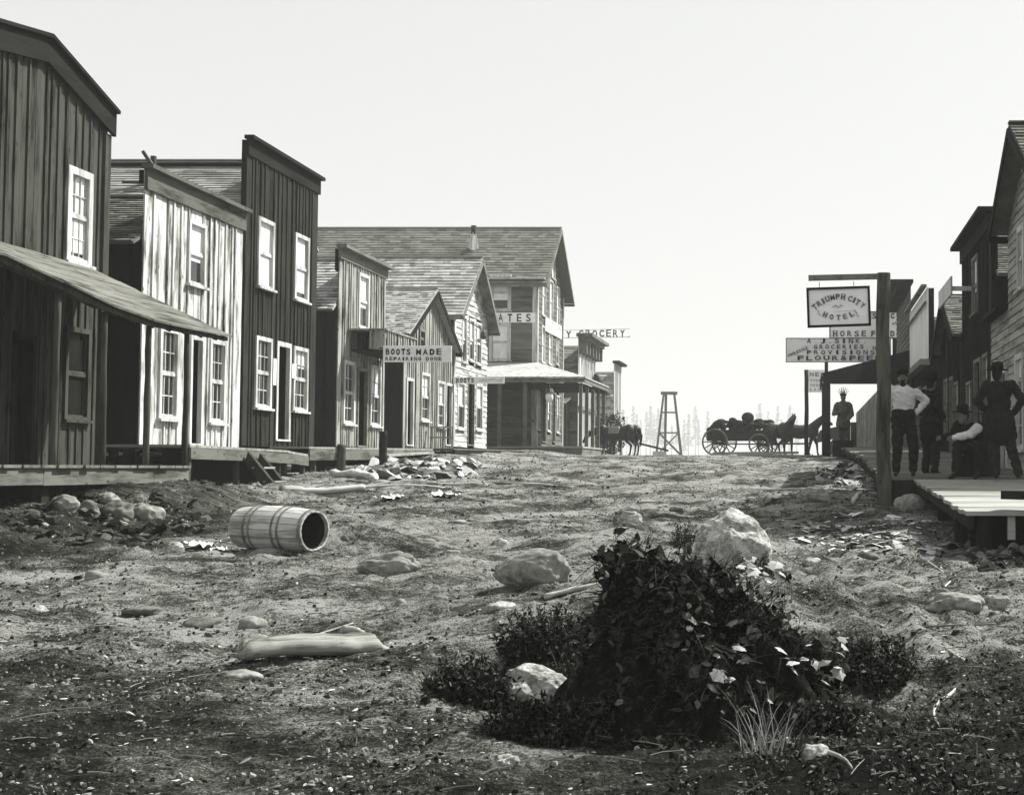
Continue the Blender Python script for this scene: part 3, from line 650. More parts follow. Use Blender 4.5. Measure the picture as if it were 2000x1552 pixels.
a = loc(Nh, s0, TR - .5, 0); b = loc(Nh, s1, TR - .5, 0); mb = MB(); mb.box(a[0] - .04, a[0], min(a[1], b[1]), max(a[1], b[1]), Nh.lz(zz0), Nh.lz(zz0) + .42); mb.box(.01, a[0] - .04, min(a[1], b[1]) + .1, min(a[1], b[1]) + .2, Nh.lz(zz0) + .1, Nh.lz(zz0) + .2); mb.box(.01, a[0] - .04, max(a[1], b[1]) - .2, max(a[1], b[1]) - .1, Nh.lz(zz0) + .1, Nh.lz(zz0) + .2); Nh.part(mb, 'name_board', M['whiteb'])
Oh = Bld('white_panel_shop', 'shop with big blank white panel across its upper front', 'shop building', -1, TR, 1780, 1816, .25)
zt = Oh.lz(5.6); zb = Oh.lz(3.4)
ops = [Oh.rect(1784, 1790, 760, 850), Oh.rect(1804, 1812, 755, 860)]; dr = Oh.rect(1793, 1800, 755, 890)
Oh.walls(None, flat(zt - .02), 'wM', ops=ops + [dr], D=7, eave=Oh.lz(3.9), ridge=Oh.lz(4.9), bw=.3)
for o in ops: Oh.window(o, blind=.5, frame='trimm', bars=False)
Oh.doorway(dr, frame='trimm'); Oh.roof(Oh.lz(5.0), Oh.lz(4.0), 'shB', front=-.1, back=7, barge=None)
mb = MB(); wall(mb, lambda a, z, o: (.06 + o, a, z), -Oh.hw, Oh.hw, flat(zt), zb, [], 'board', .3, batten=False); Oh.part(mb, 'sign_panel', wood('whitewashed panel', .5, .8, 'z', .2, .3, .4, False))
mb = MB(); mb.box(.09, .26, -Oh.hw - .05, Oh.hw + .05, zt - .0, zt + .08); mb.box(.1, .16, -Oh.hw, Oh.hw, zt - .5, zt - .44); mb.box(.0, .3, -Oh.hw, Oh.hw, zb - .2, zb - .02); Oh.part(mb, 'cornice', M['trimm'])
mb = MB(); mb.box(-.14, -.05, -Oh.hw, Oh.hw, Oh.lz(4.0), zt - .03); Oh.part(mb, 'parapet_back', M['wD'])
Ph = Bld('awning_store', 'tall clapboard store behind the wide black awning', 'shop building', -1, TR, 1752, 1779, .4)
zt = Ph.lz(6.75)
Ph.walls(None, flat(zt), 'cH', 'clap', ops=[], D=8, eave=Ph.lz(4.5), ridge=Ph.lz(6), exp=.2)
mb = MB(); mb.box(-.1, .75, -Ph.hw - .1, Ph.hw + .05, zt, zt + .12); mb.box(0, .5, -Ph.hw - .1, Ph.hw + .03, zt - .25, zt - .01); Ph.part(mb, 'cornice', M['trimd'])
sA = Ph.s0 - .15; x1 = 3.15; y1 = (sA - Ph.sm) * -1; y0 = y1 - 4.2
mb = MB()
for k in range(12):
    u0, u1 = k / 12, (k + 1) / 12 - .004
    def Pq(y, u): return Vector((.05 + x1 * u, y, Ph.lz(4.28) - .85 * u + ru(-.01, .01)))
    q = [Pq(y0, u0), Pq(y0, u1), Pq(y1, u1), Pq(y1, u0)]; mb.box8([p - Vector((0, 0, .05)) for p in q] + q)
aw = Ph.part(mb, 'awning_roof', M['trimd'])
mb = MB(); z1 = Ph.lz(4.28) - .85
mb.box(x1 + .06, x1 + .10, y0, y1, z1 - .35, z1 + .02); mb.box8([(.05, y1 + .005, z1 - .38), (x1 - .25, y1 + .005, z1 - .38), (x1 - .25, y1 + .045, z1 - .38), (.05, y1 + .045, z1 - .38), (.05, y1 + .005, z1 + .84), (x1 + .1, y1 + .005, z1 + .01), (x1 + .1, y1 + .045, z1 + .01), (.05, y1 + .045, z1 + .84)])
mb.build('awning_valance', M['trimd'], aw)
for (x, y) in ((x1 - .1, y1 - .15), (x1 - .1, y0 + .15)): mb = MB(); mb.box(x - .13, x + .13, y - .13, y + .13, Ph.lz(.3), z1 - .1); Ph.part(mb, 'awning_post', M['wS'])
Qh = Bld('plank_shop', 'low board-fronted shop seen beneath the black awning', 'shop building', -1, TR, 1672, 1750, .5)
zt = Qh.lz(4.1)
ops = [Qh.rect(1742, 1748, 775, 850)]; dr = Qh.rect(1724, 1732, 775, 880)
Qh.walls(None, flat(zt), 'wF', ops=ops + [dr], D=7, eave=Qh.lz(3.0), ridge=Qh.lz(3.9), bw=.5); Qh.window(ops[0], bars=False); Qh.doorway(dr); Qh.roof(Qh.lz(3.9), Qh.lz(3.1), 'shB', front=-.1, back=7, barge=None, cs=.5, wmin=1, wmax=2)
Rh = Bld('far_awning_stall', 'small far stall with a dark shed awning past the street signs', 'stall', -1, TR - .5, 1618, 1660, .5)
Rh.walls(None, flat(2.9), 'wS', ops=[], D=4, eave=2.9, ridge=2.9, bw=.6, foot=None)
mb = MB(); mb.box8([(0, -2, 2.7), (2.2, -2, 2.2), (2.2, Rh.hw, 2.2), (0, Rh.hw, 2.7), (0, -2, 2.8), (2.2, -2, 2.3), (2.2, Rh.hw, 2.3), (0, Rh.hw, 2.8)]); Rh.part(mb, 'awning', M['trimd'])

# boardwalks
def gz(s, t): p = W(s, t, 0); return h1(p.x, p.y)
def walkway(name, label, s0, s1, t0, t1, zf, deck, rim, w=.24, rimh=.2, lip=1):
    r = empty(name, W(s0, t0, zf(s0)), -PHI, label, 'boardwalk'); d = MB(); s = s0; z0 = zf(s0)
    while s < s1:
        e = min(s + w * ru(.8, 1.2), s1); a, b = zf(s) - z0, zf(e) - z0; j = ru(-.006, .006); q = ru(-.03, .03) * lip
        X0, X1 = (q, t1 - t0) ; d.box8([(X0, s - s0, a - .045 + j), (X1, s - s0, a - .045), (X1, e - s0 - .012, b - .045), (X0, e - s0 - .012, b - .045 + j), (X0, s - s0, a + j), (X1, s - s0, a), (X1, e - s0 - .012, b), (X0, e - s0 - .012, b + j)]); s = e
    d.build('deck', M[deck], r)
    return r, z0
def rimb(r, z0, s0, s1, x, zf, h, mat, th=.04):
    m_ = MB(); s = s0
    while s < s1 - .01:
        e = min(s + ru(1.8, 3), s1); a, b = zf(s) - z0, zf(e) - z0; m_.box8([(x, s - s0, a - .05 - h), (x + th, s - s0, a - .05 - h), (x + th, e - s0 - .01, b - .05 - h), (x, e - s0 - .01, b - .05 - h), (x, s - s0, a - .05), (x + th, s - s0, a - .05), (x + th, e - s0 - .01, b - .05), (x, e - s0 - .01, b - .05)]); s = e
    m_.build('rim_board', M[mat], r)
def legs(r, z0, s0, ss, x, zf, t0, mat='beamz', w=.1):
    for s in ss:
        m_ = MB(); zt = zf(s) - z0 - .05; zg = gz(s, t0 + x) - z0 - .15; m_.beam((x, s - s0, zg), (x + ru(-.02, .02), s - s0 + ru(-.03, .03), zt), w, w, up=(0, 1, 0)); m_.build('leg', M[mat], r)
# right, level walk under the men
zf = lambda s: max(-.13, gz(s, 2.0) + .32)
r, z0 = walkway('boardwalk', 'dark plank boardwalk under the standing men, right side', 22.6, 58, 1.32, TR - .03, zf, 'deck', 'fascia'); rimb(r, z0, 22.6, 58, .0, zf, .16, 'trimd'); legs(r, z0, 22.6, [22.8 + 2.2 * k for k in range(14)], .12, zf, 1.32)
m_ = MB(); m_.box(.03, TR - 1.4, .0, .05, -.62, -.06); m_.build('end_skirt', M['wS'], r)
# right, near ramp bleached by the sun
s0, s1 = 15.05, 22.1
zr_ = lambda s: -.45 + (s - s0) / (s1 - s0) * .28
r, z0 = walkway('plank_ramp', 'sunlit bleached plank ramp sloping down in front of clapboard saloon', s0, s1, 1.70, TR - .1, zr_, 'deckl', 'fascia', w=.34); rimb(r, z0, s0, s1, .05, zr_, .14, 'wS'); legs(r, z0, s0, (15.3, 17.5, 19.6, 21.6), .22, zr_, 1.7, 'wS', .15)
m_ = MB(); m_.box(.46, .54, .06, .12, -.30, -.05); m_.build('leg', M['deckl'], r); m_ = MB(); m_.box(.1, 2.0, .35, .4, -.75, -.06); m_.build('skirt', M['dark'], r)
pk = MB(); pk.beam((0, 0, 0), (1.6, -.9, -.02), .22, .09); o = pk.build('loose_plank', M['wS'], None, loc=at(1962, 966, 15.3)); tag(o, 'thick loose plank lying askew on the sunlit ramp end', 'plank')
# left platform in front of the two stores
tP = TL + 1.53; sa, sb = on_t(371, 880, tP)[0], on_t(602, 886, tP)[0]
zl_ = lambda s: .42 - .05 * (s - sa) / (sb - sa) if s < sb - 1.2 else .37 - .06 * (s - sb + 1.2) / 1.2
r, z0 = walkway('stoop_platform', 'raised plank platform with steps before the dark false front', sa, sb, TL + .05, tP, zl_, 'deckl', 'fascia'); rimb(r, z0, sa, sb, 1.46, zl_, .20, 'fascia'); legs(r, z0, sa, [on_t(p, 920, tP)[0] for p in (373, 470, 551, 597)], 1.40, zl_, TL + .05, 'beamz', .09)
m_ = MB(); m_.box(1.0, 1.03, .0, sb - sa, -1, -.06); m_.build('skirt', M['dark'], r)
st = empty('wooden_steps', W(0, 0, 0), 0, 'short wooden steps leaning down from the raised platform', 'steps')
def Tt(px, py, t): s, z = on_t(px, py, t); return W(s, t, z)
a0, a1 = Tt(483, 893, tP + .05), Tt(543, 968, tP + .95); dl = U * .62
for (o_, w_) in ((Vector((0, 0, 0)), .26), (dl, .2)): m_ = MB(); m_.beam(a0 + o_, a1 + o_, .05, w_); m_.build('stringer', M['beamz'], st)
for u in (.33, .7): p = a0 + (a1 - a0) * u + Vector((0, 0, .04)); m_ = MB(); m_.beam(p + U * .03, p + dl - U * .03, .24, .035, up=(0, 0, 1)); m_.build('tread', M['deckl'], st)
tQ = TL + .95; sc0, sd = on_t(604, 880, tQ)[0], on_t(846, 885, tQ)[0]
zq = lambda s: .50 + .10 * (s - sc0) / (sd - sc0)
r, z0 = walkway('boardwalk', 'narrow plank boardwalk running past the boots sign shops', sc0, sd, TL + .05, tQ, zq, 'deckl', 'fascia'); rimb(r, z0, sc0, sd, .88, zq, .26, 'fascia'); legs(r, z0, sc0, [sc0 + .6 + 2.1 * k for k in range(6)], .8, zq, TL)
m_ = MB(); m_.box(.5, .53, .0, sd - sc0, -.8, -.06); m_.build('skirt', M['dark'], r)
zq2 = lambda s: .62 + .10 * (s - sd) / 14
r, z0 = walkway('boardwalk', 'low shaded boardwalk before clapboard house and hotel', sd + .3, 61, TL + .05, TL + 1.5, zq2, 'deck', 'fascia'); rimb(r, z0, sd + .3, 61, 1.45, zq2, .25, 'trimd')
for (p0, p1, w_, lab) in (((741, 890, 37.3), (832, 884, 42), .5, 'wide bleached plank laid at the boardwalk edge under boots sign'), ((792, 896, 37), (905, 917, 38), .3, 'grey plank sloping off the shaded boardwalk before clapboard house')):
    m_ = MB(); m_.beam(at(*p0), at(*p1), w_, .05); tag(m_.build('plank', M['deckl']), lab, 'plank')

# posts beside the left walk, sign posts
def post(name, label, px, pyb, pyt, w, Y=None, mat='beamz', rnd_=True, cat='post'):
    b = G(px, pyb, .12) if Y is None else at(px, pyb, Y); d = ray(px, pyt); t = d * (b.y / d.y); H_ = t.z - b.z
    m_ = MB(); n = 9; m_.tube([(ru(-.01, .01), ru(-.01, .01), H_ * k / n) for k in range(n + 1)], [w * (1.08 - .16 * k / n) * ru(.95, 1.05) for k in range(n + 1)], 12, jit=.06)
    o = m_.build(name, M[mat], None, smooth=True, loc=b); tag(o, label, cat); return b, H_
post('hitching_post', 'short round post rising by the boardwalk below pale false front', 666, 922, 868, .10)
bp, bh = post('hitching_post', 'dark worn post stub at the walk edge under boots sign', 748, 913, 842, .10, mat='wS')
def sign(name, label, px0, px1, py0, py1, Y, frame=None, fw=2.5, rot=0, board='signw', cat='sign', th=.03, back=False):
    c = at((px0 + px1) / 2, (py0 + py1) / 2, Y); k = Y / F / CP; w_ = (px1 - px0) * k / math.cos(PHI); h_ = (py1 - py0) * k
    r = empty(name, c, -PHI, label, cat); r.rotation_euler = (0, math.radians(-rot), -PHI)
    m_ = MB(); m_.box(-w_/2, w_/2, 0, th, -h_/2, h_/2); m_.build('board', M[board], r, bevel=.003)
    if frame:
        f_ = fw * k; m_ = MB(); m_.box(-w_/2 - .01, w_/2 + .01, -.02, th + .01, h_/2 - f_, h_/2 + .01); m_.box(-w_/2 - .01, w_/2 + .01, -.02, th + .01, -h_/2 - .01, -h_/2 + f_); m_.box(-w_/2 - .01, -w_/2 + f_, -.02, th + .01, -h_/2 + f_, h_/2 - f_); m_.box(w_/2 - f_, w_/2 + .01, -.02, th + .01, -h_/2 + f_, h_/2 - f_); m_.build('frame', M[frame], r)
    cx, cy = (px0 + px1) / 2, (py0 + py1) / 2
    return r, k, (lambda px: (px - cx) * k / math.cos(PHI)), (lambda py: (cy - py) * k)
# hotel sign
r, k, X, Z = sign('hanging_sign', 'framed white hotel sign hanging from the tall post arm', 1577, 1699, 561, 637, 22.4, 'black', 3.2, rot=1.9)
m_ = MB(); th = -.014
xs = [1591, 1600, 1608, 1616.5, 1626.5, 1637, 1647.5, 1661, 1669, 1676, 1685]
for ch, x in zip('TRIUMPHCITY', xs):
    y = 579 + (x - 1638) ** 2 * .0085; sl = -2 * (x - 1638) * .0085; put_text(m_, ch, X(x), Z(y), (4 if ch == 'I' else 8.2) * k, 11 * k, th, math.atan(sl), .035, True)
for ch, x in zip('HOTEL', (1611, 1623.5, 1637, 1650, 1663)):
    y = 620 - (x - 1637) ** 2 * .009; sl = 2 * (x - 1637) * .009; put_text(m_, ch, X(x), Z(y), 8.2 * k, 10 * k, th, math.atan(sl), .035, True)
m_.build('lettering', M['inkg'], r)
m_ = MB()
for (x, y, a, l) in ((1629, 598, .5, 7), (1633, 597, -.6, 5), (1640, 598, .7, 6), (1644, 597, -.5, 6), (1636, 600, 0, 4), (1600, 612, -1.1, 8), (1598, 606, -.9, 5), (1671, 610, -.9, 9), (1674, 616, -1.0, 9)):
    m_.beam((X(x) - math.cos(a) * l * k / 2, th, Z(y) - math.sin(a) * l * k / 2), (X(x) + math.cos(a) * l * k / 2, th, Z(y) + math.sin(a) * l * k / 2), .006, .012, up=(0, 1, 0))
m_.beam((X(1628), th, Z(608.5)), (X(1672), th, Z(607.5)), .003, .003, up=(0, 1, 0))
m_.build('flourish', M['inkg'], r)
m_ = MB()
for x in (1601.5, 1669):
    z0_, z1_ = Z(562.5), Z(549)
    for q in range(6): m_.tube([(X(x) + (.006 if q % 2 else 0), .01, z0_ + (z1_ - z0_) * q / 6), (X(x), .01 + (.006 if q % 2 else 0), z0_ + (z1_ - z0_) * (q + .8) / 6)], .006, 6)
m_.build('chain', M['iron'], r)
b = G(1727, 975, .2); d = ray(1726, 533); tp = d * (22.6 / d.y); b = Vector((tp.x, 22.6, gz(W(0, 0, 0).x, 0))) if False else Vector((at(1726, 960, 22.6).x, 22.6, h1(at(1726, 960, 22.6).x, 22.6) - .25)); H_ = tp.z - b.z
rp = empty('gallows_sign_post', b, -PHI, 'tall square-topped log post with arm beside the standing men', 'sign post')
m_ = MB(); n = 16; m_.tube([(.012 * math.sin(k * .9), .01 * math.cos(k * 1.3), H_ * k / n) for k in range(n + 1)], [.112 * (1.05 - .10 * k / n) * ru(.97, 1.03) for k in range(n + 1)], 12, jit=.03); m_.build('post', wood('rough log', .015, .13, 'z', .2, .5, .9), rp, smooth=False)
arm0 = at(1579, 543, 22.6) - b; rotm = Matrix.Rotation(PHI, 3, 'Z'); arm0 = rotm @ arm0
m_ = MB(); m_.beam(arm0, (.0, 0, H_ - .055), .09, .085); m_.build('arm', M['trimm'], rp)
# feed sign and grocery sign high over the walk
r, k, X, Z = sign('feed_sign', 'white horse feed sign in black frame behind hotel sign', 1620, 1764, 608, 661, 60, 'black', 1.6)
m_ = MB(); spaced(m_, 'ES & C.', X(1694), X(1757), Z(617), 11 * k, -.035, .8, False, .05); spaced(m_, 'HORSE', X(1624), X(1694), Z(651.5), 11 * k, -.035, .62); spaced(m_, 'FEED.', X(1699), X(1762), Z(651.5), 11 * k, -.035, .62)
for i, ch in enumerate('HAY'): put_text(m_, ch, X(1745 + 4.5 * i), Z(632 - 1.8 * i), 3.6 * k, 5 * k, -.035, .4, .04)
m_.build('lettering', M['ink'], r); m_ = MB(); q0 = X(1749); m_.box(q0 - .12, q0 + .08, .035, .16, -(on_s(1700, 634, 60)[1]) + .3, Z(610)); m_.build('support_post', M['black'], r)
r, k, X, Z = sign('grocery_sign', 'wide white groceries and provisions sign with four lettered rows', 1535, 1740, 660, 707, 56.5, 'trimm', .8)
m_ = MB(); spaced(m_, 'A.J.SINK.', X(1573), X(1696), Z(665.5), 9 * k, -.035, .62); spaced(m_, 'GROCERIES.', X(1587), X(1700), Z(677), 8 * k, -.035, .62, False); spaced(m_, 'PROVISIONS', X(1573), X(1711), Z(688), 8 * k, -.035, .62)
spaced(m_, 'FLOUR&FEED', X(1555), X(1724), Z(699), 9 * k, -.035, .72)
for i, ch in enumerate('WHOLESALE'): x = 1540 + 4.4 * i; put_text(m_, ch, X(x), Z(694 - (x - 1540) * .42 - .004 * (x - 1540) ** 2 * 0), 3.6 * k, 6 * k, -.035, .38, .04)
for i, ch in enumerate('RETAIL'): x = 1706 + 4.4 * i; put_text(m_, ch, X(x), Z(679 + 1.6 * i), 3.6 * k, 6 * k, -.035, -.38, .04)
m_.build('lettering', M['ink'], r); m_ = MB(); q0 = X(1614); m_.box(q0 - .07, q0 + .07, .035, .15, -4.3, Z(662)); m_.build('support_post', M['wS'], r)
r, k, X, Z = sign('news_sign', 'small white sign with faint rows behind the thin pole', 1578, 1618, 722, 766, 72, None)
m_ = MB(); spaced(m_, 'NEW', X(1580), X(1612), Z(731), 8 * k, -.012, .7, False, .05)
for i, (yy_, w_) in enumerate(((743, 26), (752, 22), (760, 24))): spaced(m_, ('STORE', 'GOOD', 'L & CO')[i], X(1582), X(1582 + w_), Z(yy_), 5 * k, -.012, .7, False, .03)
m_.build('lettering', M['inkg'], r); m_ = MB(); m_.box(X(1612), X(1615), .04, .2, -5, Z(722)); m_.build('support_post', M['trimm'], r)
post('thin_pole', 'thin dark pole standing left of the awning near wagon team', 1575, 893, 722, .09, Y=60, mat='wS')
# boots signs
r, k, X, Z = sign('boots_sign', 'white sign reading boots made, repairing done', 748, 882, 675, 707, bp.y, None)
m_ = MB(); spaced(m_, 'BOOTS', X(752), X(803), Z(687), 12 * k, -.012, .72, False, .06); spaced(m_, 'MADE', X(811), X(864), Z(687), 12 * k, -.012, .72, False, .06)
spaced(m_, 'REPAIRING', X(752), X(824), Z(700.5), 7 * k, -.012, .74, True, .05); spaced(m_, 'DONE', X(831), X(864), Z(700.5), 7 * k, -.012, .74, True, .05); m_.build('lettering', M['ink'], r); m_ = MB(); m_.box(X(752), X(754), .03, .06, Z(676), Z(660)); m_.box(X(798), X(800), .03, .06, Z(676), Z(664)); m_.box(X(740), X(860), .031, .06, Z(681), Z(678)); m_.build('hanger', M['iron'], r)
r, k, X, Z = sign('small_boots_sign', 'narrow white projecting sign reading boots at the clapboard house corner', 885, 985, 736, 749, 49.3, None)
m_ = MB(); spaced(m_, 'BOOTS.', X(890), X(934), Z(742.5), 9 * k, -.012, .74, False, .06); m_.build('lettering', M['ink'], r)
m_ = MB()
for i in range(9): x = 936 + 5.2 * i; m_.beam((X(x), -.01, Z(744 + 2 * math.sin(i))), (X(x + 4), -.01, Z(740 + 2 * math.cos(i * 2))), .01, .02, up=(0, 1, 0))
m_.build('script', M['inkg'], r)
# short parapet box of a little awning
s0, s1 = on_t(752, 650, TL + 1.0)[0], on_t(812, 660, TL + 1.0)[0]; zz = on_t(752, 645, TL + 1.0)[1]
r = empty('board_canopy', W(s0, TL + 1.0, zz), -PHI, 'short board canopy box jutting out above boots sign', 'canopy'); m_ = MB(); wall(m_, lambda a, z, o: (o, a, z), 0, s1 - s0, flat(0), -.5, [], 'board', .25); wall(m_, lambda a, z, o: (-a, -o, z), 0, .42, flat(0), -.5, [], 'board', .2); m_.box(-1.0, .05, -.02, s1 - s0, .002, .05); m_.build('canopy', M['wE'], r)
m_ = MB(); m_.box(-.95, -.04, .1, s1 - s0, -.55, -.51); m_.build('canopy_floor', M['wS'], r)
# street banner beyond the far store
r, k, X, Z = sign('roof_sign', 'faded open letter grocery sign above the far store roof', 1080, 1230, 642, 662, 92, None)
for o in list(r.children): bpy.data.objects.remove(o)
hz = M['inkg']
m_ = MB(); spaced(m_, 'RY', X(1088), X(1118), Z(653), 14 * k, 0, .72, False, .05); spaced(m_, 'GROCERY.', X(1128), X(1236), Z(651), 14 * k, 0, .72, False, .05); m_.build('lettering', hz, r)
m_ = MB(); m_.beam((X(1080), .05, Z(660)), (X(1230), .05, Z(658)), .03, .03); m_.beam((X(1080), .05, Z(645)), (X(1230), .05, Z(642)), .02, .02)
for x in (1095, 1150): m_.beam((X(x), .08, Z(643)), (X(x), .08, -5.0), .06, .06, up=(0, 1, 0))
m_.build('rail_frame', hz, r)
# ---------------------------------------------------------------- figures
def fuse(mb, name, mat, parent, vox=.012, sm=3, wr=0):
    me = bpy.data.meshes.new('t'); me.from_pydata(mb.v, [], mb.f); ob = bpy.data.objects.new('t', me); col.objects.link(ob)
    m_ = ob.modifiers.new('r', 'REMESH'); m_.mode = 'VOXEL'; m_.voxel_size = vox; m2 = ob.modifiers.new('s', 'SMOOTH'); m2.iterations = sm; m2.factor = .5
    dg = bpy.context.evaluated_depsgraph_get(); dg.update(); nm = bpy.data.meshes.new_from_object(ob.evaluated_get(dg)); bpy.data.objects.remove(ob)
    nm.polygons.foreach_set('use_smooth', [True] * len(nm.polygons)); nm.name = name
    if wr:
        for v_ in nm.vertices: v_.co += v_.normal * wr * (1 - 2 * abs(mn.noise(V((v_.co.x * 9, v_.co.y * 9, v_.co.z * 13 + v_.co.x * 8)))) * 1.6)
        nm.update()
    nm.materials.clear(); nm.materials.append(mat)
    o = bpy.data.objects.new(name, nm); col.objects.link(o); o.parent = parent; return o
cloth = lambda n, v, h=None: plain(n, v, h or v * 1.6, .9, 7, .1, .5)
SK = plain('skin', .16, .22, .7, 6); HR = plain('hair', .01, .02, .7); BT = plain('boot leather', .01, .025, .5, 10, .3)
V = Vector
def person(name, label, locn, yaw, p, top, trou, hatm, coat=False, vest=None, sleeve=None, cap=False, beard=False, vox=.011):
    D = dict(hip=V((0, 0, .93)), chest=V((0, -.01, 1.34)), head=V((0, -.03, 1.64)),
             shl=V((-.185, 0, 1.43)), shr=V((.185, 0, 1.43)), ell=V((-.24, .03, 1.14)), elr=V((.24, .03, 1.14)), hal=V((-.24, -.04, .89)), har=V((.24, -.04, .89)),
             knl=V((-.11, -.03, .50)), knr=V((.11, -.03, .50)), anl=V((-.12, .02, .08)), anr=V((.12, .02, .08)), face=V((0, -1, 0)))
    for k_, v_ in p.items(): D[k_] = V(v_)
    r = empty('person', locn, yaw, label, 'person'); b = MB(); hd = D['head']; hip = D['hip']; ch = D['chest']; fc = D['face'].normalized(); sd = fc.cross(V((0, 0, 1))).normalized()
    hl, hr = hip + V((-.09, 0, 0)), hip + V((.09, 0, 0))
    nk = (D['shl'] + D['shr']) / 2 + V((0, 0, .04))
    b.capsule(hip, .12, ch, .13); b.capsule(nk, .058, hd - V((0, 0, .06)), .052); b.capsule(D['shl'], .055, D['shr'], .055)
    R = Matrix.Rotation(math.atan2(fc.y, fc.x) + math.pi / 2, 3, 'Z')
    b.ell(hd, .074, .092, .115, rot=R); b.ell(hd + fc * .035 - V((0, 0, .055)), .05, .055, .06, rot=R); b.capsule(hd + fc * .085 + V((0, 0, .015)), .010, hd + fc * .108 - V((0, 0, .022)), .015)
    b.capsule(hd + fc * .078 - V((0, 0, .055)) - sd * .018, .009, hd + fc * .078 - V((0, 0, .055)) + sd * .018, .009)
    for q in (-1, 1): b.ell(hd + sd * q * .074 - fc * .005, .014, .022, .032); b.capsule(hd + fc * .078 + sd * q * .03 + V((0, 0, .035)), .012)
    for s_, e_, h_, q in ((D['shl'], D['ell'], D['hal'], -1), (D['shr'], D['elr'], D['har'], 1)):
        b.capsule(s_, .05, e_, .04); b.capsule(e_, .038, h_, .027); d = (h_ - e_).normalized(); c = h_ + d * .05
        a_ = d.cross(V((0, 1, .1))).normalized(); n_ = d.cross(a_)
        b.capsule(h_ + a_ * .015, .022, c + a_ * .018, .02); b.capsule(h_ - a_ * .015, .022, c - a_ * .018, .02)
        for i, L in enumerate((.068, .078, .072, .056)):
            f0 = c + a_ * (.033 - .022 * i); f1 = f0 + d * L * .5 + n_ * .008 * i; f2 = f1 + d * L * .42 + n_ * .022; b.capsule(f0, .0095, f1, .009, 8); b.capsule(f1, .009, f2, .0075, 8)
        t0 = h_ + a_ * .03 * q * -1 * -1; b.capsule(t0, .012, t0 + d * .045 + a_ * .028, .0105, 8); b.capsule(t0 + d * .045 + a_ * .028, .0105, t0 + d * .075 + a_ * .03, .009, 8)
    for h_, k_, a_ in ((hl, D['knl'], D['anl']), (hr, D['knr'], D['anr'])): b.capsule(h_, .075, k_, .05); b.capsule(k_, .05, a_, .035); b.capsule(a_, .035, a_ + fc * .12 - V((0, 0, .04)), .03)
    fuse(b, 'body', SK, r, vox, 2)
    t = MB(); t.capsule(hip + V((0, 0, .12)), .14, ch, .16); t.capsule(D['shl'] + V((.02, 0, -.02)), .078, D['shr'] + V((-.02, 0, -.02)), .078); t.capsule(ch + V((0, 0, .02)), .16, nk - V((0, 0, .05)), .08)
    for s_ in (-.06, .06): t.capsule(hip + V((s_, 0, .12)), .105, ch + V((s_, -.01, 0)), .125)
    for s_, e_, h_ in ((D['shl'], D['ell'], D['hal']), (D['shr'], D['elr'], D['har'])):
        t.capsule(s_, .073, e_, .060); e2 = e_ + (h_ - e_) * .9; t.capsule(e_, .060, e2, .043)
    if coat:
        for (h_, k_) in ((hl, D['knl']), (hr, D['knr'])): t.capsule(h_, .135, h_ + (k_ - h_) * .62, .125)
        t.capsule(hip, .16, hip + ((D['knl'] + D['knr']) / 2 - hip) * .62, .15)
    fuse(t, 'coat' if coat else 'shirt', top, r, .016, 1, .014)
    if sleeve:
        t = MB(); s_, e_, h_ = sleeve[1:]; t.capsule(D[s_] + (D[e_] - D[s_]) * .2, .08, D[e_], .068); t.capsule(D[e_], .068, D[e_] + (D[h_] - D[e_]) * .92, .05); fuse(t, 'sleeve', sleeve[0], r, .012, 2, .010)
    t = MB(); t.capsule(hl, .115, hr, .115)
    for h_, k_, a_ in ((hl, D['knl'], D['anl']), (hr, D['knr'], D['anr'])): t.capsule(h_, .112, k_, .082); t.capsule(k_, .082, a_ + V((0, 0, .03)), .065)
    if not coat: t.capsule(hip + V((-.035, 0, .075)), .162, hip + V((.035, 0, .075)), .162)
    fuse(t, 'trousers', trou, r, .018, 1, .013)
    for a_ in (D['anl'], D['anr']): t = MB(); t.capsule(a_ + V((0, 0, .08)), .055, a_, .052); t.capsule(a_ - V((0, 0, .02)), .045, a_ + fc * .15 - V((0, 0, .045)), .036); fuse(t, 'boot', BT, r, .012, 2)
    t = MB(); t.ell(hd + V((0, 0, .03)) - fc * .018, .083, .098, .10, rot=R); t.ell(hd - fc * .05 - V((0, 0, .02)), .07, .06, .09, rot=R)
    if beard: t.capsule(hd + fc * .09 - V((0, 0, .042)) - sd * .03, .014, hd + fc * .09 - V((0, 0, .042)) + sd * .03, .014); t.ell(hd + fc * .06 - V((0, 0, .11)), .05, .04, .06, rot=R)
    fuse(t, 'hair', HR, r, .01, 1)
    h = MB(); c = hd + V((0, 0, .075))
    if cap: h.tube([c, c + V((0, 0, .05)), c + V((0, 0, .075)), c + V((0, 0, .085))], [.098, .10, .08, .02], 20); h.ell(c + fc * .10 + V((0, 0, .0)), .075, .05, .008, rot=R)
    else: h.tube([c - V((0, 0, .006)), c + V((0, 0, .006))], [.17, .165], 24, squash=1.12); h.tube([c, c + V((0, 0, .06)), c + V((0, 0, .115)), c + V((0, 0, .125))], [.099, .095, .085, .04], 20)
    h.build('hat', hatm, r, smooth=True)
    return r
zw = -.128
wh = cloth('white shirt cotton', .68, .8); bk = cloth('black wool', .008, .016); dk_ = cloth('dark trousers', .012, .03); ht = plain('felt hat', .01, .02)
p1 = at(1768, 930, 23.2)
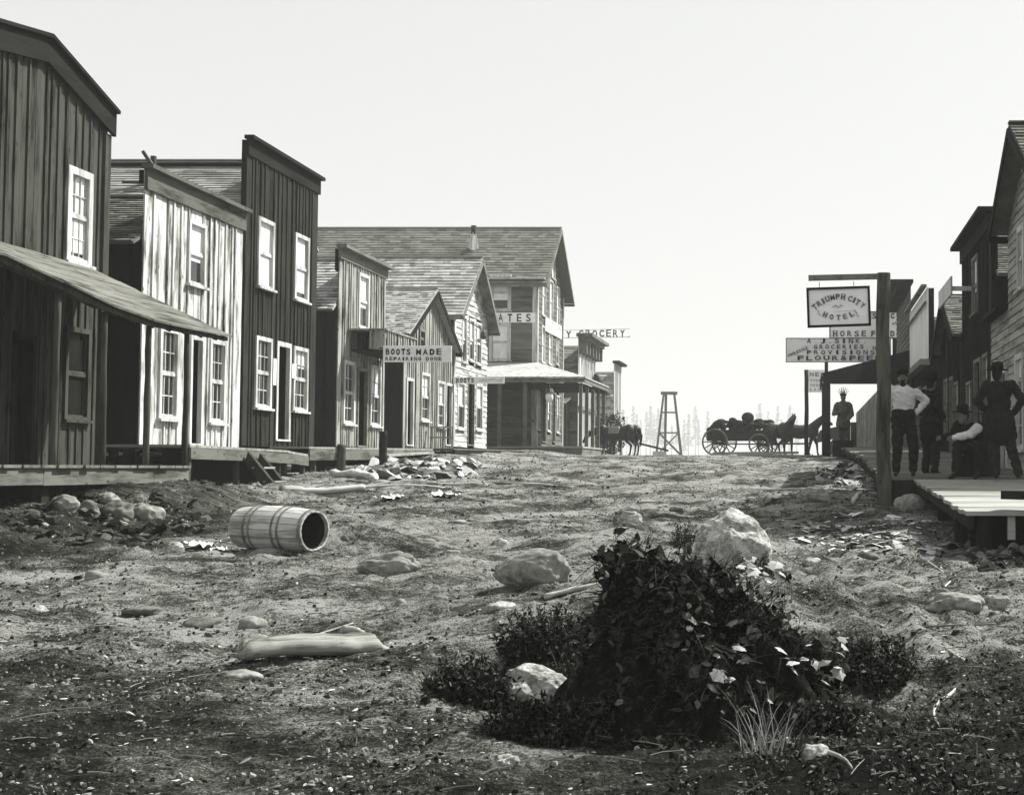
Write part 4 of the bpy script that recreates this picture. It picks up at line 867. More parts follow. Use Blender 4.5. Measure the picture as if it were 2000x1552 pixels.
m1 = person('person', 'man in white shirt and dark cap leaning by the post, hand on hip', V((p1.x - .03, 23.2, zw)), .15,
    dict(shl=(-.17, 0, 1.41), shr=(.20, .02, 1.38), elr=(.41, .10, 1.24), har=(.20, .02, 1.02), ell=(-.26, .12, 1.16), hal=(-.30, .10, .92), head=(-.01, -.04, 1.60), knr=(.16, -.06, .5), anr=(.17, .04, .08), knl=(-.10, -.02, .5), face=(-.25, -1, 0)), wh, dk_, ht, cap=True, beard=True)
v_ = MB(); v_.capsule(V((.0, -.03, 1.12)), .165, V((.10, .0, 1.30)), .13); p2 = at(1818, 931, 24.6)
person('person', 'man in black coat behind the white-shirted man, back half turned', V((p2.x, 24.6, zw)), 2.2, dict(ell=(-.27, .06, 1.16), hal=(-.22, -.12, .98), elr=(.28, .06, 1.16), har=(.20, -.14, 1.0), face=(.2, -1, 0), head=(0, -.03, 1.61)), bk, dk_, ht, coat=True)
p3 = at(1968, 934, 21.6)
person('person', 'man in long dark coat and brimmed hat standing at right, legs apart', V((p3.x - .12, 21.6, -.16)), 2.9, dict(ell=(-.36, .02, 1.2), hal=(-.2, -.12, 1.0), elr=(.33, .06, 1.18), har=(.16, -.12, 1.0), knl=(-.17, -.03, .5), anl=(-.28, .0, .08), knr=(.08, -.03, .5), anr=(.06, .02, .08), head=(.03, -.03, 1.59)), cloth('green-black coat', .012, .02), dk_, ht, coat=True)
p4 = at(1900, 932, 22.7)
bx = MB(); bx.box(-.3, .3, -.25, .25, 0, .34); o = bx.build('wooden_crate', M['wS'], None, loc=V((p4.x + .05, 22.95, zw + .003)), bevel=.01); tag(o, 'low dark crate beneath the seated man', 'crate')
person('person', 'man seated on a crate leaning forward with one white sleeve', V((p4.x + .05, 22.85, zw)), -.45, dict(hip=(0, .08, .42), chest=(-.06, -.10, .72), head=(-.10, -.28, .96), shl=(-.22, -.12, .84), shr=(.13, -.14, .80), ell=(-.30, -.25, .66), hal=(-.42, -.42, .62), elr=(.05, -.38, .66), har=(-.18, -.48, .62), knl=(-.16, -.36, .50), knr=(.18, -.36, .48), anl=(-.2, -.34, .08), anr=(.2, -.30, .08), face=(-.4, -1, -.35)), bk, dk_, ht, sleeve=(wh, 'shr', 'elr', 'har'))
# carved shop figure under the awning
fg = at(1647, 862, 50.8); ca = plain('carved painted wood', .03, .16, .6, 3); r = empty('carved_figure', V((fg.x, 50.8, fg.z)), -.1, 'carved wooden figure with feather crown on a drum pedestal', 'statue')
t = MB(); t.capsule((-.12, 0, .08), .09, (-.10, 0, .55), .10); t.capsule((.14, -.03, .08), .09, (.10, 0, .55), .10); t.capsule((0, 0, .62), .27, (0, 0, 1.0), .20); t.capsule((0, 0, 1.0), .2, (0, 0, 1.28), .19); t.capsule((-.2, 0, 1.32), .1, (.2, 0, 1.32), .1); t.capsule((-.25, 0, 1.28), .09, (-.33, -.08, .98), .08); t.capsule((-.33, -.08, .98), .07, (-.12, -.25, 1.02), .06); t.capsule((.25, 0, 1.28), .09, (.32, -.04, .95), .08); t.capsule((.32, -.04, .95), .07, (.2, -.22, .78), .06)
t.capsule((0, 0, 1.38), .07, (0, 0, 1.5), .07); t.ell((0, -.01, 1.6), .10, .12, .15); t.capsule((-.12, -.12, .04), .06, (-.12, -.02, .06), .08); t.capsule((.14, -.14, .04), .06, (.14, -.04, .06), .08)
fuse(t, 'body', ca, r, .02, 2)
t = MB()
for i in range(7): a = -1.1 + 2.2 * i / 6; t.beam((math.sin(a) * .09, 0, 1.68), (math.sin(a) * .22, .02, 1.68 + math.cos(a) * .28), .05, .015, w1=.015)
t.tube([(0, -.01, 1.64), (0, -.01, 1.70)], [.125, .12], 14); t.build('feather_crown', M['wS'], r)
t = MB(); t.tube([(0, 0, 0), (0, 0, .04)], .42, 20); t.tube([(0, 0, -.55), (0, 0, -.3), (0, 0, -.001)], [.36, .4, .36], 20); t.build('pedestal', M['wS'], r)
# ---------------------------------------------------------------- horses and wagon
HC = plain('dark horse coat', .012, .03, .6, 2, .3, .1); MN = plain('mane', .006, .012, .7)
def horse(label, locn, yaw, head=0, legsw=0, patch=False, neck_up=True, face_cam=False, mat=HC):
    r = empty('horse', locn, yaw, label, 'horse'); b = MB()      # walks towards +x
    b.capsule((-.55, 0, 1.14), .30, (.0, 0, 1.05), .32); b.capsule((.0, 0, 1.05), .32, (.5, 0, 1.10), .29); b.ell((-.72, 0, 1.18), .30, .27, .32); b.ell((.62, 0, 1.08), .24, .24, .32)
    if neck_up: n1 = V((.98, 0, 1.60)); h0 = V((1.05, 0, 1.68)); h1_ = V((1.42, 0, 1.40)) if not face_cam else V((1.12, -.42, 1.42))
    else: n1 = V((1.22, 0, 1.05)); h0 = V((1.30, 0, 1.05)); h1_ = V((1.55, 0, .68))
    b.capsule((.62, 0, 1.26), .24, n1, .135); b.capsule(h0, .125, h0 + (h1_ - h0) * .55, .10); b.capsule(h0 + (h1_ - h0) * .55, .09, h1_, .07)
    sd = (h1_ - h0).cross(V((0, 0, 1))).normalized()
    for q in (-1, 1): e = h0 + sd * q * .07 + V((0, 0, .1)); b.capsule(e, .03, e + V((-.0, 0, .12)) + sd * q * .02, .012)
    for q in (-1, 1):
        f = q * .06 * (1 + legsw); b.capsule((.58, q * .15, .95), .13, (.62 + f, q * .15, .52), .065); b.capsule((.62 + f, q * .15, .52), .06, (.60 + f * 1.4, q * .15, .14), .04); b.capsule((.60 + f * 1.4, q * .15, .12), .045, (.64 + f * 1.4, q * .15, .04), .055)
        b.capsule((-.72, q * .15, 1.0), .19, (-.62 - f, q * .15, .70), .10); b.capsule((-.62 - f, q * .15, .70), .085, (-.84 - f, q * .15, .50), .055); b.capsule((-.84 - f, q * .15, .50), .055, (-.78 - f, q * .15, .14), .04); b.capsule((-.78 - f, q * .15, .12), .045, (-.73 - f, q * .15, .04), .055)
    fuse(b, 'body', mat, r, .022, 3)
    m_ = MB(); m_.capsule((.5, 0, 1.40), .05, n1 + V((-.1, 0, .06)), .06); m_.capsule(n1 + V((-.06, 0, .08)), .055, h0 + V((0, 0, .12)), .03); fuse(m_, 'mane', MN, r, .02, 2)
    m_ = MB(); m_.capsule((-.98, 0, 1.28), .06, (-1.12, 0, .95), .08); m_.capsule((-1.12, 0, .95), .08, (-1.08, 0, .5), .04); fuse(m_, 'tail', MN, r, .02, 2)
    if patch: m_ = MB(); m_.box(-.35, .2, -.335, .335, 1.05, 1.36); fuse(m_, 'saddle_cloth', cloth('saddle cloth', .3, .4), r, .03, 6)
    return r
def gat(px, Y, dz=0): p = at(px, 880, Y); return V((p.x, Y, h1(p.x, Y) + dz))
horse('dark draught horse with raised head, left horse of the wagon team', gat(1524, 64), -.95, face_cam=True)
horse('dark draught horse in front, right horse of the wagon team', gat(1562, 63.5), -.1, legsw=1.2)
horse('dark horse with pale saddle cloth standing beside the hotel porch end', gat(1200, 67, .0), 2.9, patch=True, neck_up=False)
horse('dark horse seen from behind at the street end by the low shed', gat(1222, 68.5, .0), 2.4, neck_up=False)
wg = empty('farm_wagon', gat(1448, 65.5), -.22, 'loaded dark farm wagon with spoked wheels standing across the street', 'wagon')
WD = wood('wagon paint', .015, .05, 'x', .3, .3, .4, False); L = 1.5
m_ = MB()
for z in (.72, .95): m_.box(-L, L, -.55, -.52, z, z + .21); m_.box(-L, L, .52, .55, z, z + .21)
m_.box(-L, L, -.52, .52, .68, .72); m_.box(-L - .03, -L, -.5, .5, .72, 1.16); m_.box(L, L + .03, -.5, .5, .72, 1.16)
for x in (-1.3, -.3, .7, 1.35): m_.box(x - .03, x + .03, -.60, -.551, .68, 1.35); m_.box(x - .03, x + .03, .551, .60, .68, 1.35)
m_.build('wagon_bed', WD, wg)
m_ = MB(); m_.box(-1.05, 1.05, -.04, .04, .5, .56); m_.box(-1.1, -.98, -.72, .72, .5, .62); m_.box(.98, 1.1, -.72, .72, .44, .56); m_.box(1.1, 3.3, -.04, .04, .5, .58); m_.build('axle_frame', WD, wg)
for (x, q, R_) in ((-1.04, -1, .62), (-1.04, 1, .62), (1.04, -1, .5), (1.04, 1, .5)):
    w_ = empty('wheel', (x, q * .78, R_), 0); w_.parent = wg; m_ = MB(); n = 28
    for k in range(n):
        a0, a1 = 2 * math.pi * k / n, 2 * math.pi * (k + 1) / n; P_ = lambda a, r_, y: (math.cos(a) * r_, y, math.sin(a) * r_)
        m_.box8([P_(a0, R_ - .07, -.03), P_(a1, R_ - .07, -.03), P_(a1, R_ - .07, .03), P_(a0, R_ - .07, .03), P_(a0, R_, -.03), P_(a1, R_, -.03), P_(a1, R_, .03), P_(a0, R_, .03)])
    m_.build('rim', M['trimm'], w_)
    m_ = MB()
    for k in range(12): a = 2 * math.pi * k / 12; m_.beam((math.cos(a) * .08, 0, math.sin(a) * .08), (math.cos(a) * (R_ - .06), 0, math.sin(a) * (R_ - .06)), .045, .035, up=(0, 1, 0))
    m_.build('spokes', WD, w_); m_ = MB(); m_.tube([(0, -.14, 0), (0, .1, 0)], [.07, .1], 12); m_.build('hub', WD, w_)
m_ = MB()
for k in range(70): m_.ell((ru(-1.35, 1.35), ru(-.5, .5), ru(1.12, 1.62)), ru(.12, .24), ru(.1, .2), ru(.08, .16), seg=8, rings=5)
m_.ell((.3, 0, 1.75), .3, .25, .25); fuse(m_, 'load', plain('lumpy dark load', .008, .05, .9, 5), wg, .03, 0)
m_ = MB(); m_.box(.5, 1.3, -.5, -.1, 1.42, 1.46); m_.build('seat_board', M['trimm'], wg)
# low boards lying across the street by the wagon
for i, (x0, x1_, y, Y, w_, lab) in enumerate(((1392, 1560, 898, 53, .3, 'long pale board lying across the street before the wagon'), (1440, 1575, 905, 48, .3, 'second long board lying nearer than the wagon, shadow beneath'))):
    a = at(x0, y, Y); b = at(x1_, y, Y); a.z = h1(a.x, a.y) + .12; b.z = h1(b.x, b.y) + .12; m_ = MB(); m_.beam(a, b, w_, .09); tag(m_.build('plank', M['deckl']), lab, 'plank')
# ---------------------------------------------------------------- tower, shed, far trees
tb = at(1306, 893, 165); gzz = -4.5; r = empty('timber_tower', V((tb.x, 165, gzz)), .12, 'tall open timber tower with small platform beyond the street end', 'tower')
Ht = at(1306, 770, 165).z - gzz; TM = plain('tower timber', .06, .12)
bw_, tw_ = 2.15, .62
leg_ = lambda i, u: V(((-1, 1, 1, -1)[i] * (bw_ + (tw_ - bw_) * u), (-1, -1, 1, 1)[i] * (bw_ + (tw_ - bw_) * u), Ht * u))
for i in range(4): m_ = MB(); m_.beam(leg_(i, 0), leg_(i, 1), .22, .22, up=(0, 1, 0)); m_.build('leg', TM, r)
m_ = MB()
m_.beam((-.5, 0, 0), (-.35, 0, Ht), .3, .3, up=(0, 1, 0))
for u0, u1 in ((.1, .46), (.46, .66), (.66, .84)):
    for i in range(4):
        j = (i + 1) % 4; m_.beam(leg_(i, u1), leg_(j, u1), .12, .12)
        if u0 < .6: m_.beam(leg_(i, u0), leg_(j, u1), .13, .13); m_.beam(leg_(j, u0), leg_(i, u1), .13, .13)
m_.build('braces', TM, r); m_ = MB(); m_.box(-.95, .95, -.95, .95, Ht, Ht + .28); m_.build('platform', TM, r)
r = empty('low_shed', V((at(1272, 880, 100).x, 100, .0)), .1, 'low distant shed with long dark sloping roof below the tower', 'shed')
zs0 = at(1272, 866, 100).z; m_ = MB(); m_.box(.1, 1.0, -1, 1, -.6, 1.0 + .2); m_.box(-1.2, .1, -.9, .9, -.6, .8); m_.build('wall', M['whiteb'], r)
m_ = MB(); m_.box8([(-2.0, -1.2, 2.0), (1.2, -1.2, 1.2), (1.2, 1.2, 1.2), (-2.0, 1.2, 2.0), (-2.0, -1.2, 2.12), (1.2, -1.2, 1.32), (1.2, 1.2, 1.32), (-2.0, 1.2, 2.12)]); m_.build('roof', M['wS'], r)
m_ = MB(); m_.box(.5, .85, -1.03, -1.001, .1, .9); m_.build('door', M['dark'], r)
def conifer(seed):
    random.seed(seed); t = MB(); t.tube([(0, 0, 0), (ru(-.1, .1), 0, 11), (ru(-.2, .2), 0, 21)], [.32, .2, .04], 7)
    c = MB(); z = ru(5, 9)
    while z < 21:
        L = (21.5 - z) * .17 + .5; n = int(5 + L * 2)
        for k in range(n):
            if rnd() < .25: continue
            a = ru(0, 6.28); l = L * ru(.5, 1.15); e = V((math.cos(a) * l, math.sin(a) * l, z - l * ru(.1, .45)))
            for q in range(5):
                f = ru(.2, 1); p = V((0, 0, z)) * (1 - f) + e * f; s_ = ru(.25, .5); u_ = V((ru(-1, 1), ru(-1, 1), ru(-.4, .4))).normalized() * s_; w_ = V((ru(-1, 1), ru(-1, 1), ru(-.8, .2))).normalized() * s_
                c.poly([p - u_, p - w_ * .6, p + u_, p + w_])
        z += ru(.35, .7)
    return t, c
TK = plain('far bark', .05, .09); CF = isl('needle foliage', .02, .06)
protos = []
xs_ = [1216, 1224, 1236, 1243, 1251, 1262, 1270, 1277, 1285, 1294, 1312, 1322, 1336, 1345, 1358, 1364, 1382, 1388, 1478, 1484, 1492, 1500, 1519, 1526, 1540, 1543, 1556]
hs_ = [.9, .75, .95, .8, .7, .85, .95, .8, .9, .8, .6, .65, .7, .8, .95, .7, .85, .6, .8, 1.0, .7, .85, .95, .7, .8, .98, .7]
for i, (x, h_) in enumerate(zip(xs_, hs_)):
    Y = 1150 + 200 * ((i * 37) % 10) / 10; P_ = at(x, 880, Y); lab = 'tall pale conifer fading in haze beyond the street end'
    if i < 5:
        t, c = conifer(100 + i); rt = empty('pine_tree', (0, 0, 0), 0, lab, 'tree', 'hazy conifers on the far skyline'); t.build('trunk', TK, rt); c.build('crown', CF, rt); protos.append(rt)
    else: rt = copy_tree(protos[i % 5])
    rt.location = (P_.x, Y, h1(P_.x, Y) - .5); rt.rotation_euler = (0, 0, i * 1.3); topz = at(x, 890 - 105 * h_, Y).z; s_ = (topz - rt.location.z) / 21.5; rt.scale = (s_ * .8, s_ * .8, s_)
random.seed(21)
# dark tree beside the last building on the left
bt = at(1192, 850, 84); r = empty('leafy_tree', V((bt.x, 84, .6)), 0, 'dark leafy tree crowded against the last pale building', 'tree'); t = MB(); t.tube([(0, 0, 0), (.1, 0, 1.2), (0, 0, 2.2)], [.14, .1, .06], 8)
for k in range(6): a = k * 1.05; t.tube([(0, 0, 1.2), (math.cos(a) * .7, math.sin(a) * .7, 2.0)], [.05, .02], 5)
t.build('trunk', TK, r); c = MB()
for k in range(2600):
    q = V((ru(-1, 1), ru(-1, 1), ru(-1, 1)))
    if q.length > 1: continue
    q = V((q.x * 1.0, q.y * 1.0, q.z * 1.25 + 1.6)); q += V((mn.noise(q * 1.5), 0, mn.noise(q * 1.3 + V((5, 5, 5))))) * .5
    s_ = ru(.05, .11); u_ = V((ru(-1, 1), ru(-1, 1), ru(-1, 1))).normalized() * s_; w_ = V((ru(-1, 1), ru(-1, 1), ru(-1, 1))).normalized() * s_; c.poly([q - u_, q - w_, q + u_, q + w_])
c.build('crown', isl('tree leaves', .008, .06), r)
# ---------------------------------------------------------------- foreground things
RK = NT('pale rock'); f = RK.math('ADD', RK.math('MULTIPLY', RK.rmp(RK.noise(9, (1, 1, 1), 6, .7), .35, .65), .6), RK.math('MULTIPLY', RK.rmp(RK.noise(45, (1, 1, 1), 4, .7), .3, .7), .4))
RK.color(RK.ramp(f, [(.1, .10), (.4, .34), (.8, .62)])); RK.b.inputs['Roughness'].default_value = .9; RK.bump(RK.noise(26, (1, 1, 1), 6, .75), 1, .02); RK = RK.m
RD = plain('dim rock', .05, .2, .9, 9, .2, 1); RM = plain('mid rock', .12, .38, .9, 10, .2, 1)
def rock(name, label, px, py, wpx, hpx, cat='rock', mat=RK, seed=0, yaw=0, asp=.7, rough=.28, sink=.30, prof=None, sub=5, tilt=0):
    b = G(px, py); k = b.y / F; w_, h_ = wpx * k / 2, hpx * k / (2 - 2 * sink); bm = bmesh.new(); bmesh.ops.create_icosphere(bm, subdivisions=sub, radius=1)
    R = Matrix.Rotation(yaw, 3, 'Z'); Rt = Matrix.Rotation(tilt, 3, 'Y')
    for v in bm.verts:
        p = v.co.copy(); o = V((seed * 7.3, seed * 3.1, seed * 1.7))
        d = mn.fractal(p * .9 + o, 1.0, 2.1, 5) * rough + mn.noise(p * 4 + o) * .05 + (mn.ridged_multi_fractal(p * 1.6 + o, 1.0, 2.0, 4, 1.0, 2.0) - 1) * .08
        p *= 1 + d
        p = V((p.x, p.y, math.copysign(abs(p.z) ** .9, p.z)))
        if prof: p = V((p.x, p.y, p.z * prof(p.x)))
        q = Rt @ V((p.x * w_, p.y * w_ * asp, p.z * h_)); v.co = R @ q
    me = bpy.data.meshes.new(name); bm.to_mesh(me); bm.free(); me.polygons.foreach_set('use_smooth', [True] * len(me.polygons)); me.materials.append(mat)
    o = bpy.data.objects.new(name, me); col.objects.link(o); o.location = b + V((0, w_ * asp * .5, h_ * (1 - 2 * sink))); tag(o, label, cat); return o
import bmesh
rock('boulder', 'large pale boulder crowning the weedy mound, right of centre', 1430, 1106, 160, 100, 'boulder', RK, 1, .1, .75, .22, prof=lambda x: 1.05 - .22 * max(0, x), sub=6)
rock('boulder', 'pale rounded boulder among weeds in the lower foreground', 1048, 1396, 160, 80, 'boulder', RK, 5, 0, .7, .22, prof=lambda x: 1.1 - .15 * x, sub=6)
rock('rock', 'half-buried long rock left of the stump, dark on its right face', 1035, 1142, 170, 74, 'rock', RM, 9, -.25, .5, .25, prof=lambda x: .8 + .25 * x)
rock('rock', 'pale knobbly root-like rock lying right below barrel mouth', 752, 1120, 118, 42, 'rock', RM, 13, -.12, .45, .35, prof=lambda x: .8 + .25 * x)
rock('rock', 'pale stone by the log beneath hotel sign, left of the post', 1588, 979, 66, 26, 'rock', RM, 17)
rock('rock', 'round grey stone between the post and sunlit ramp', 1776, 998, 60, 34, 'rock', RM, 21, 0, .8, .15)
rock('rock', 'small pale slab stone on dirt in the middle of street', 1228, 1026, 52, 26, 'rock', RK, 25, -.5, .5)
rock('rock', 'low worn boulder half sunk in dirt, right foreground', 1868, 1196, 105, 36, 'rock', RM, 29, 0, .6, .3)
rock('rock', 'smaller dim stone right of the low worn boulder', 1945, 1188, 60, 26, 'rock', RM, 31, 0, .6, .3)
rock('rock', 'tiny rounded stone left of barrel near the paper scraps', 338, 1080, 36, 20, 'rock', RK, 33)
rock('rock', 'flat low rock right of the paper-strewn patch, centre right', 1500, 1008, 50, 17, 'rock', RM, 35, 0, .6)
rock('rock', 'dark grey block of stone at right end of the weedy stump', 1588, 1402, 112, 116, 'rock', RD, 37, .3, .7, .16, sink=.12)
for i, (x, y, w_, h_, lab) in enumerate(((118, 998, 60, 26, 'dim rubble stone nearest the porch footing'), (165, 1004, 54, 24, 'grey rubble stone second from left below porch'), (205, 984, 44, 20, 'bright rubble stone highest under the dark porch'), (222, 1012, 62, 30, 'grey rubble stone in middle of the pile below porch'), (275, 1014, 66, 32, 'pale rubble stone at the right end of pile below porch'), (262, 986, 40, 18, 'small rubble stone beside the porch corner'))):
    rock('rubble_stone', lab, x, y, w_, h_, 'stone', RD if i % 2 else RM, 41 + i, ru(-.5, .5), .7, .45, sink=.35, sub=4)
for i in range(34):
    px, py = ru(60, 1960), 0; py = 930 + 430 * rnd() ** 1.6; q = (py - 900) / 300
    rock('half_buried_stone', 'small half-buried stone on the dirt street', px, py, ru(14, 44) * (.5 + q), ru(6, 14) * (.5 + q), 'stone', (RM, RK, RD)[i % 3], 100 + i, ru(-.4, .4), .7, .35, sink=.36, sub=3)['group'] = 'small stones bedded in the street'
# barrel on its side
cb = G(527, 1078); k = cb.y / F; R0, R1, Lb_ = 40 * k, 45.5 * k, 185 * k; bt_ = -.42
rb = empty('barrel', V((cb.x, cb.y + R1, cb.z + R1 * .93)), bt_, 'pale wooden barrel lying on its side, open end facing right', 'barrel'); rb.rotation_euler = (0, .02, bt_)
Rf = lambda u: R0 + (R1 - R0) * (1 - (2 * u - 1) ** 2)
m_ = MB(); ns = 20
for i in range(ns):
    a0, a1 = 2 * math.pi * i / ns + .012, 2 * math.pi * (i + 1) / ns - .012
    jr = ru(-.003, .002)
    for j in range(10):
        u0, u1 = j / 10, (j + 1) / 10; q = []
        for (u, r_) in ((u0, Rf(u0) - .02 + jr), (u1, Rf(u1) - .02 + jr)): q += [(u * Lb_ - Lb_ / 2, math.cos(a0) * r_, math.sin(a0) * r_), (u * Lb_ - Lb_ / 2, math.cos(a1) * r_, math.sin(a1) * r_)]
        for (u, r_) in ((u0, Rf(u0) + jr), (u1, Rf(u1) + jr)): q += [(u * Lb_ - Lb_ / 2, math.cos(a0) * r_, math.sin(a0) * r_), (u * Lb_ - Lb_ / 2, math.cos(a1) * r_, math.sin(a1) * r_)]
        n = len(m_.v); m_.v += q; m_.f += [(n, n+1, n+3, n+2), (n+4, n+6, n+7, n+5), (n, n+4, n+5, n+1), (n+2, n+3, n+7, n+6), (n, n+2, n+6, n+4), (n+1, n+5, n+7, n+3)]
# merge each stave's rings so that one stave is one island
o = m_.build('staves', wood('barrel stave', .20, .58, 'x', .35, .4, .8, False, 1.4), rb)
bm = bmesh.new(); bm.from_mesh(o.data); bmesh.ops.remove_doubles(bm, verts=bm.verts, dist=.0004); bm.to_mesh(o.data); bm.free()
for u, w_, lab in ((.22, .022, 0), (.30, .016, 0), (.62, .020, 0), (.70, .022, 0), (.97, .028, 0)):
    m_ = MB(); n = 40; r_ = Rf(u) + .004; a_s = ru(0, 6)
    for i in range(n): a0, a1 = 2 * math.pi * i / n, 2 * math.pi * (i + 1) / n; x = u * Lb_ - Lb_ / 2; m_.box8([(x - w_/2, math.cos(a0)*r_*.99, math.sin(a0)*r_*.99), (x - w_/2, math.cos(a1)*r_*.99, math.sin(a1)*r_*.99), (x + w_/2, math.cos(a1)*r_*.99, math.sin(a1)*r_*.99), (x + w_/2, math.cos(a0)*r_*.99, math.sin(a0)*r_*.99), (x - w_/2, math.cos(a0)*(r_+.007), math.sin(a0)*(r_+.007)), (x - w_/2, math.cos(a1)*(r_+.007), math.sin(a1)*(r_+.007)), (x + w_/2, math.cos(a1)*(r_+.007), math.sin(a1)*(r_+.007)), (x + w_/2, math.cos(a0)*(r_+.007), math.sin(a0)*(r_+.007))])
    m_.build('hoop', plain('hoop wood', .10, .3, .8) , rb)
m_ = MB(); m_.tube([(-Lb_/2 + .03, 0, 0), (-Lb_/2 + .05, 0, 0)], R0 - .012, 24); m_.build('head_board', M['wS'], rb)
m_ = MB(); m_.tube([(-Lb_/2 + .06, 0, 0), (Lb_/2 - .05, 0, 0)], [R0 - .03, R0 - .024], 24, cap=False); m_.build('lining', M['wS'], rb)
# logs, planks, sticks
LG = wood('barkless log', .10, .5, 'x', .2, .5, .8); LGd = wood('dark log', .03, .22, 'x', .2, .5, .8)
def log(name, label, x0, y0, x1, y1, rpx, mat=LG, cat='log', bend=.0, lift=.5, seg=12, taper=.8, jit=.05, n=14):
    a, b = G(x0, y0), G(x1, y1); zz_ = [h1(*(a + (b - a) * q / 8).xy) for q in range(9)] if cat == 'log' else []; k = (a.y + b.y) / 2 / F; r_ = rpx * k; m_ = MB(); pts, rr = [], []; d = (b - a); L_ = d.length; sd = V((-d.y, d.x, 0)).normalized()
    for i in range(n + 1):
        u = i / n; p = a + d * u + sd * bend * L_ * math.sin(u * math.pi) + sd * ru(-.15, .15) * r_; p.z = h1(p.x, p.y) + r_ * lift + ru(-.05, .05) * r_; pts.append(p - a); rr.append(r_ * (1 - (1 - taper) * u) * (1 + .13 * mn.noise(V((i * .5, x0, y0))) + ru(-.02, .02)) * (.6 if i in (0, n) and rpx < 6 else 1))
    m_.tube(pts, rr, seg, jit=jit, squash=.72 if cat == 'log' else 1); o = m_.build(name, mat, None, smooth=True, loc=a); al = math.atan2(d.y, d.x)
    me = o.data; me.transform(Matrix.Rotation(-al, 4, 'Z')); o.rotation_euler = (0, 0, al); tag(o, label, cat); return o
log('log', 'thick pale log lying at the foot of wooden steps', 548, 962, 712, 960, 11, lift=.7)
log('pole', 'long thin pole on the dirt right of thick log, farther one', 705, 944, 1090, 952, 3.2, cat='pole'); log('pole', 'long thin pole nearer the barrel behind the papers', 690, 957, 1010, 958, 2.6, cat='pole')
log('pole', 'thin pale pole on the ground left of tall post', 1430, 953, 1708, 958, 2.6, cat='pole'); log('pole', 'thin darker stick in front of pale stone near post', 1540, 981, 1690, 982, 1.6, cat='stick', mat=LGd)
a, b = G(466, 1300), G(746, 1270); d_ = b - a; L_ = d_.length; m_ = MB(); prof_ = [(-.16, .0), (-.13, .055), (-.08, .095), (-.03, .085), (.01, .11), (.06, .10), (.10, .12), (.15, .07), (.16, .02), (.05, -.03), (-.08, -.03)]; ns_ = 44
for i in range(ns_ + 1):
    u = i / ns_; e_ = min(1, min(u, 1 - u) * 14 + .35)
    for k_, (py_, pz_) in enumerate(prof_):
        q_ = 1 + .30 * mn.noise(V((k_ * 3.7, 9, u * .6))) + .18 * mn.noise(V((u * 3.1, k_ * 7.7, 0))) + .10 * mn.noise(V((u * 9, k_ * 5.1, 4))); m_.v.append((u * L_ + (0 if .02 < u < .98 else ru(-.03, .03)), py_ * q_ * (.8 + .2 * e_), .03 + pz_ * q_ * e_ + .02 * math.sin(u * 5)))
np_ = len(prof_)
for i in range(ns_):
    for k_ in range(np_): k2 = (k_ + 1) % np_; m_.f.append((i * np_ + k_, (i + 1) * np_ + k_, (i + 1) * np_ + k2, i * np_ + k2))
m_.f.append(tuple(range(np_))); m_.f.append(tuple(ns_ * np_ + k_ for k_ in range(np_))[::-1])
o = m_.build('split_log', wood('split log grain', .012, .34, 'x', 0, 1.1, .9, True, 1.6), None, smooth=True, loc=V((a.x, a.y, max(a.z, b.z) - .01))); o.rotation_euler = (-.12, 0, math.atan2(d_.y, d_.x)); tag(o, 'split pale log with shadow beneath in the lower left foreground', 'log')
log('branch', 'thin bent twig resting on top of the split log', 600, 1262, 690, 1225, 2.6, LG, 'branch', .1, 3.5, 6)
log('branch', 'gnarled pale branch stub on the right of split log', 672, 1240, 712, 1258, 9, LG, 'branch', .1, 1.2, 8, .5)
log('branch', 'pale stick on bare dirt left of the stump', 1062, 1170, 1196, 1142, 6, LG, 'branch', .03, .6, 8, .7, .12)
log('branch', 'long thin dark stick lying in the right foreground', 1768, 1232, 1945, 1220, 2.4, LGd, 'stick', .03, .9, 6)
log('root', 'pale surface root snaking down the right foreground, upper part', 1838, 1262, 1872, 1345, 3.6, LG, 'root', .10, .1, 8, .9, .25, 26); log('root', 'pale surface root snaking down the right foreground, lower part', 1872, 1345, 1835, 1420, 4, LG, 'root', -.1, .1, 8, .5, .25, 26)
log('root', 'thin pale root crossing dirt above the low worn boulder', 1812, 1098, 1838, 1150, 3, LG, 'root', .1, .4, 6, .6)
log('root', 'arching pale root breaking the ground, lower right corner', 1575, 1480, 1665, 1522, 7, LG, 'root', .12, 3.0, 8, .3, .08)
rock('rock', 'pale smooth lump at the head of arching root', 1596, 1492, 54, 34, 'rock', RK, 61, .2, .7, .2); rock('rock', 'jagged pale wood chunk in front of foreground weeds', 985, 1500, 48, 24, 'chunk', RK, 63, .7, .5, .5)
log('stick', 'short broken stick leaning beside stone left of post', 1665, 988, 1682, 966, 5, LG, 'stick', 0, .8, 6)
log('root_ball', 'bright splintered root end on top of thick log', 650, 936, 722, 946, 9, plain('splintered root', .35, .75, .9, 20, .2, 1), 'root', .1, 1.6, 9, .6, .35)
log('wire', 'thin curled wire standing on the mound behind the barrel', 626, 1012, 668, 1000, .9, M['iron'], 'wire', .25, 12, 5, 1, 0)
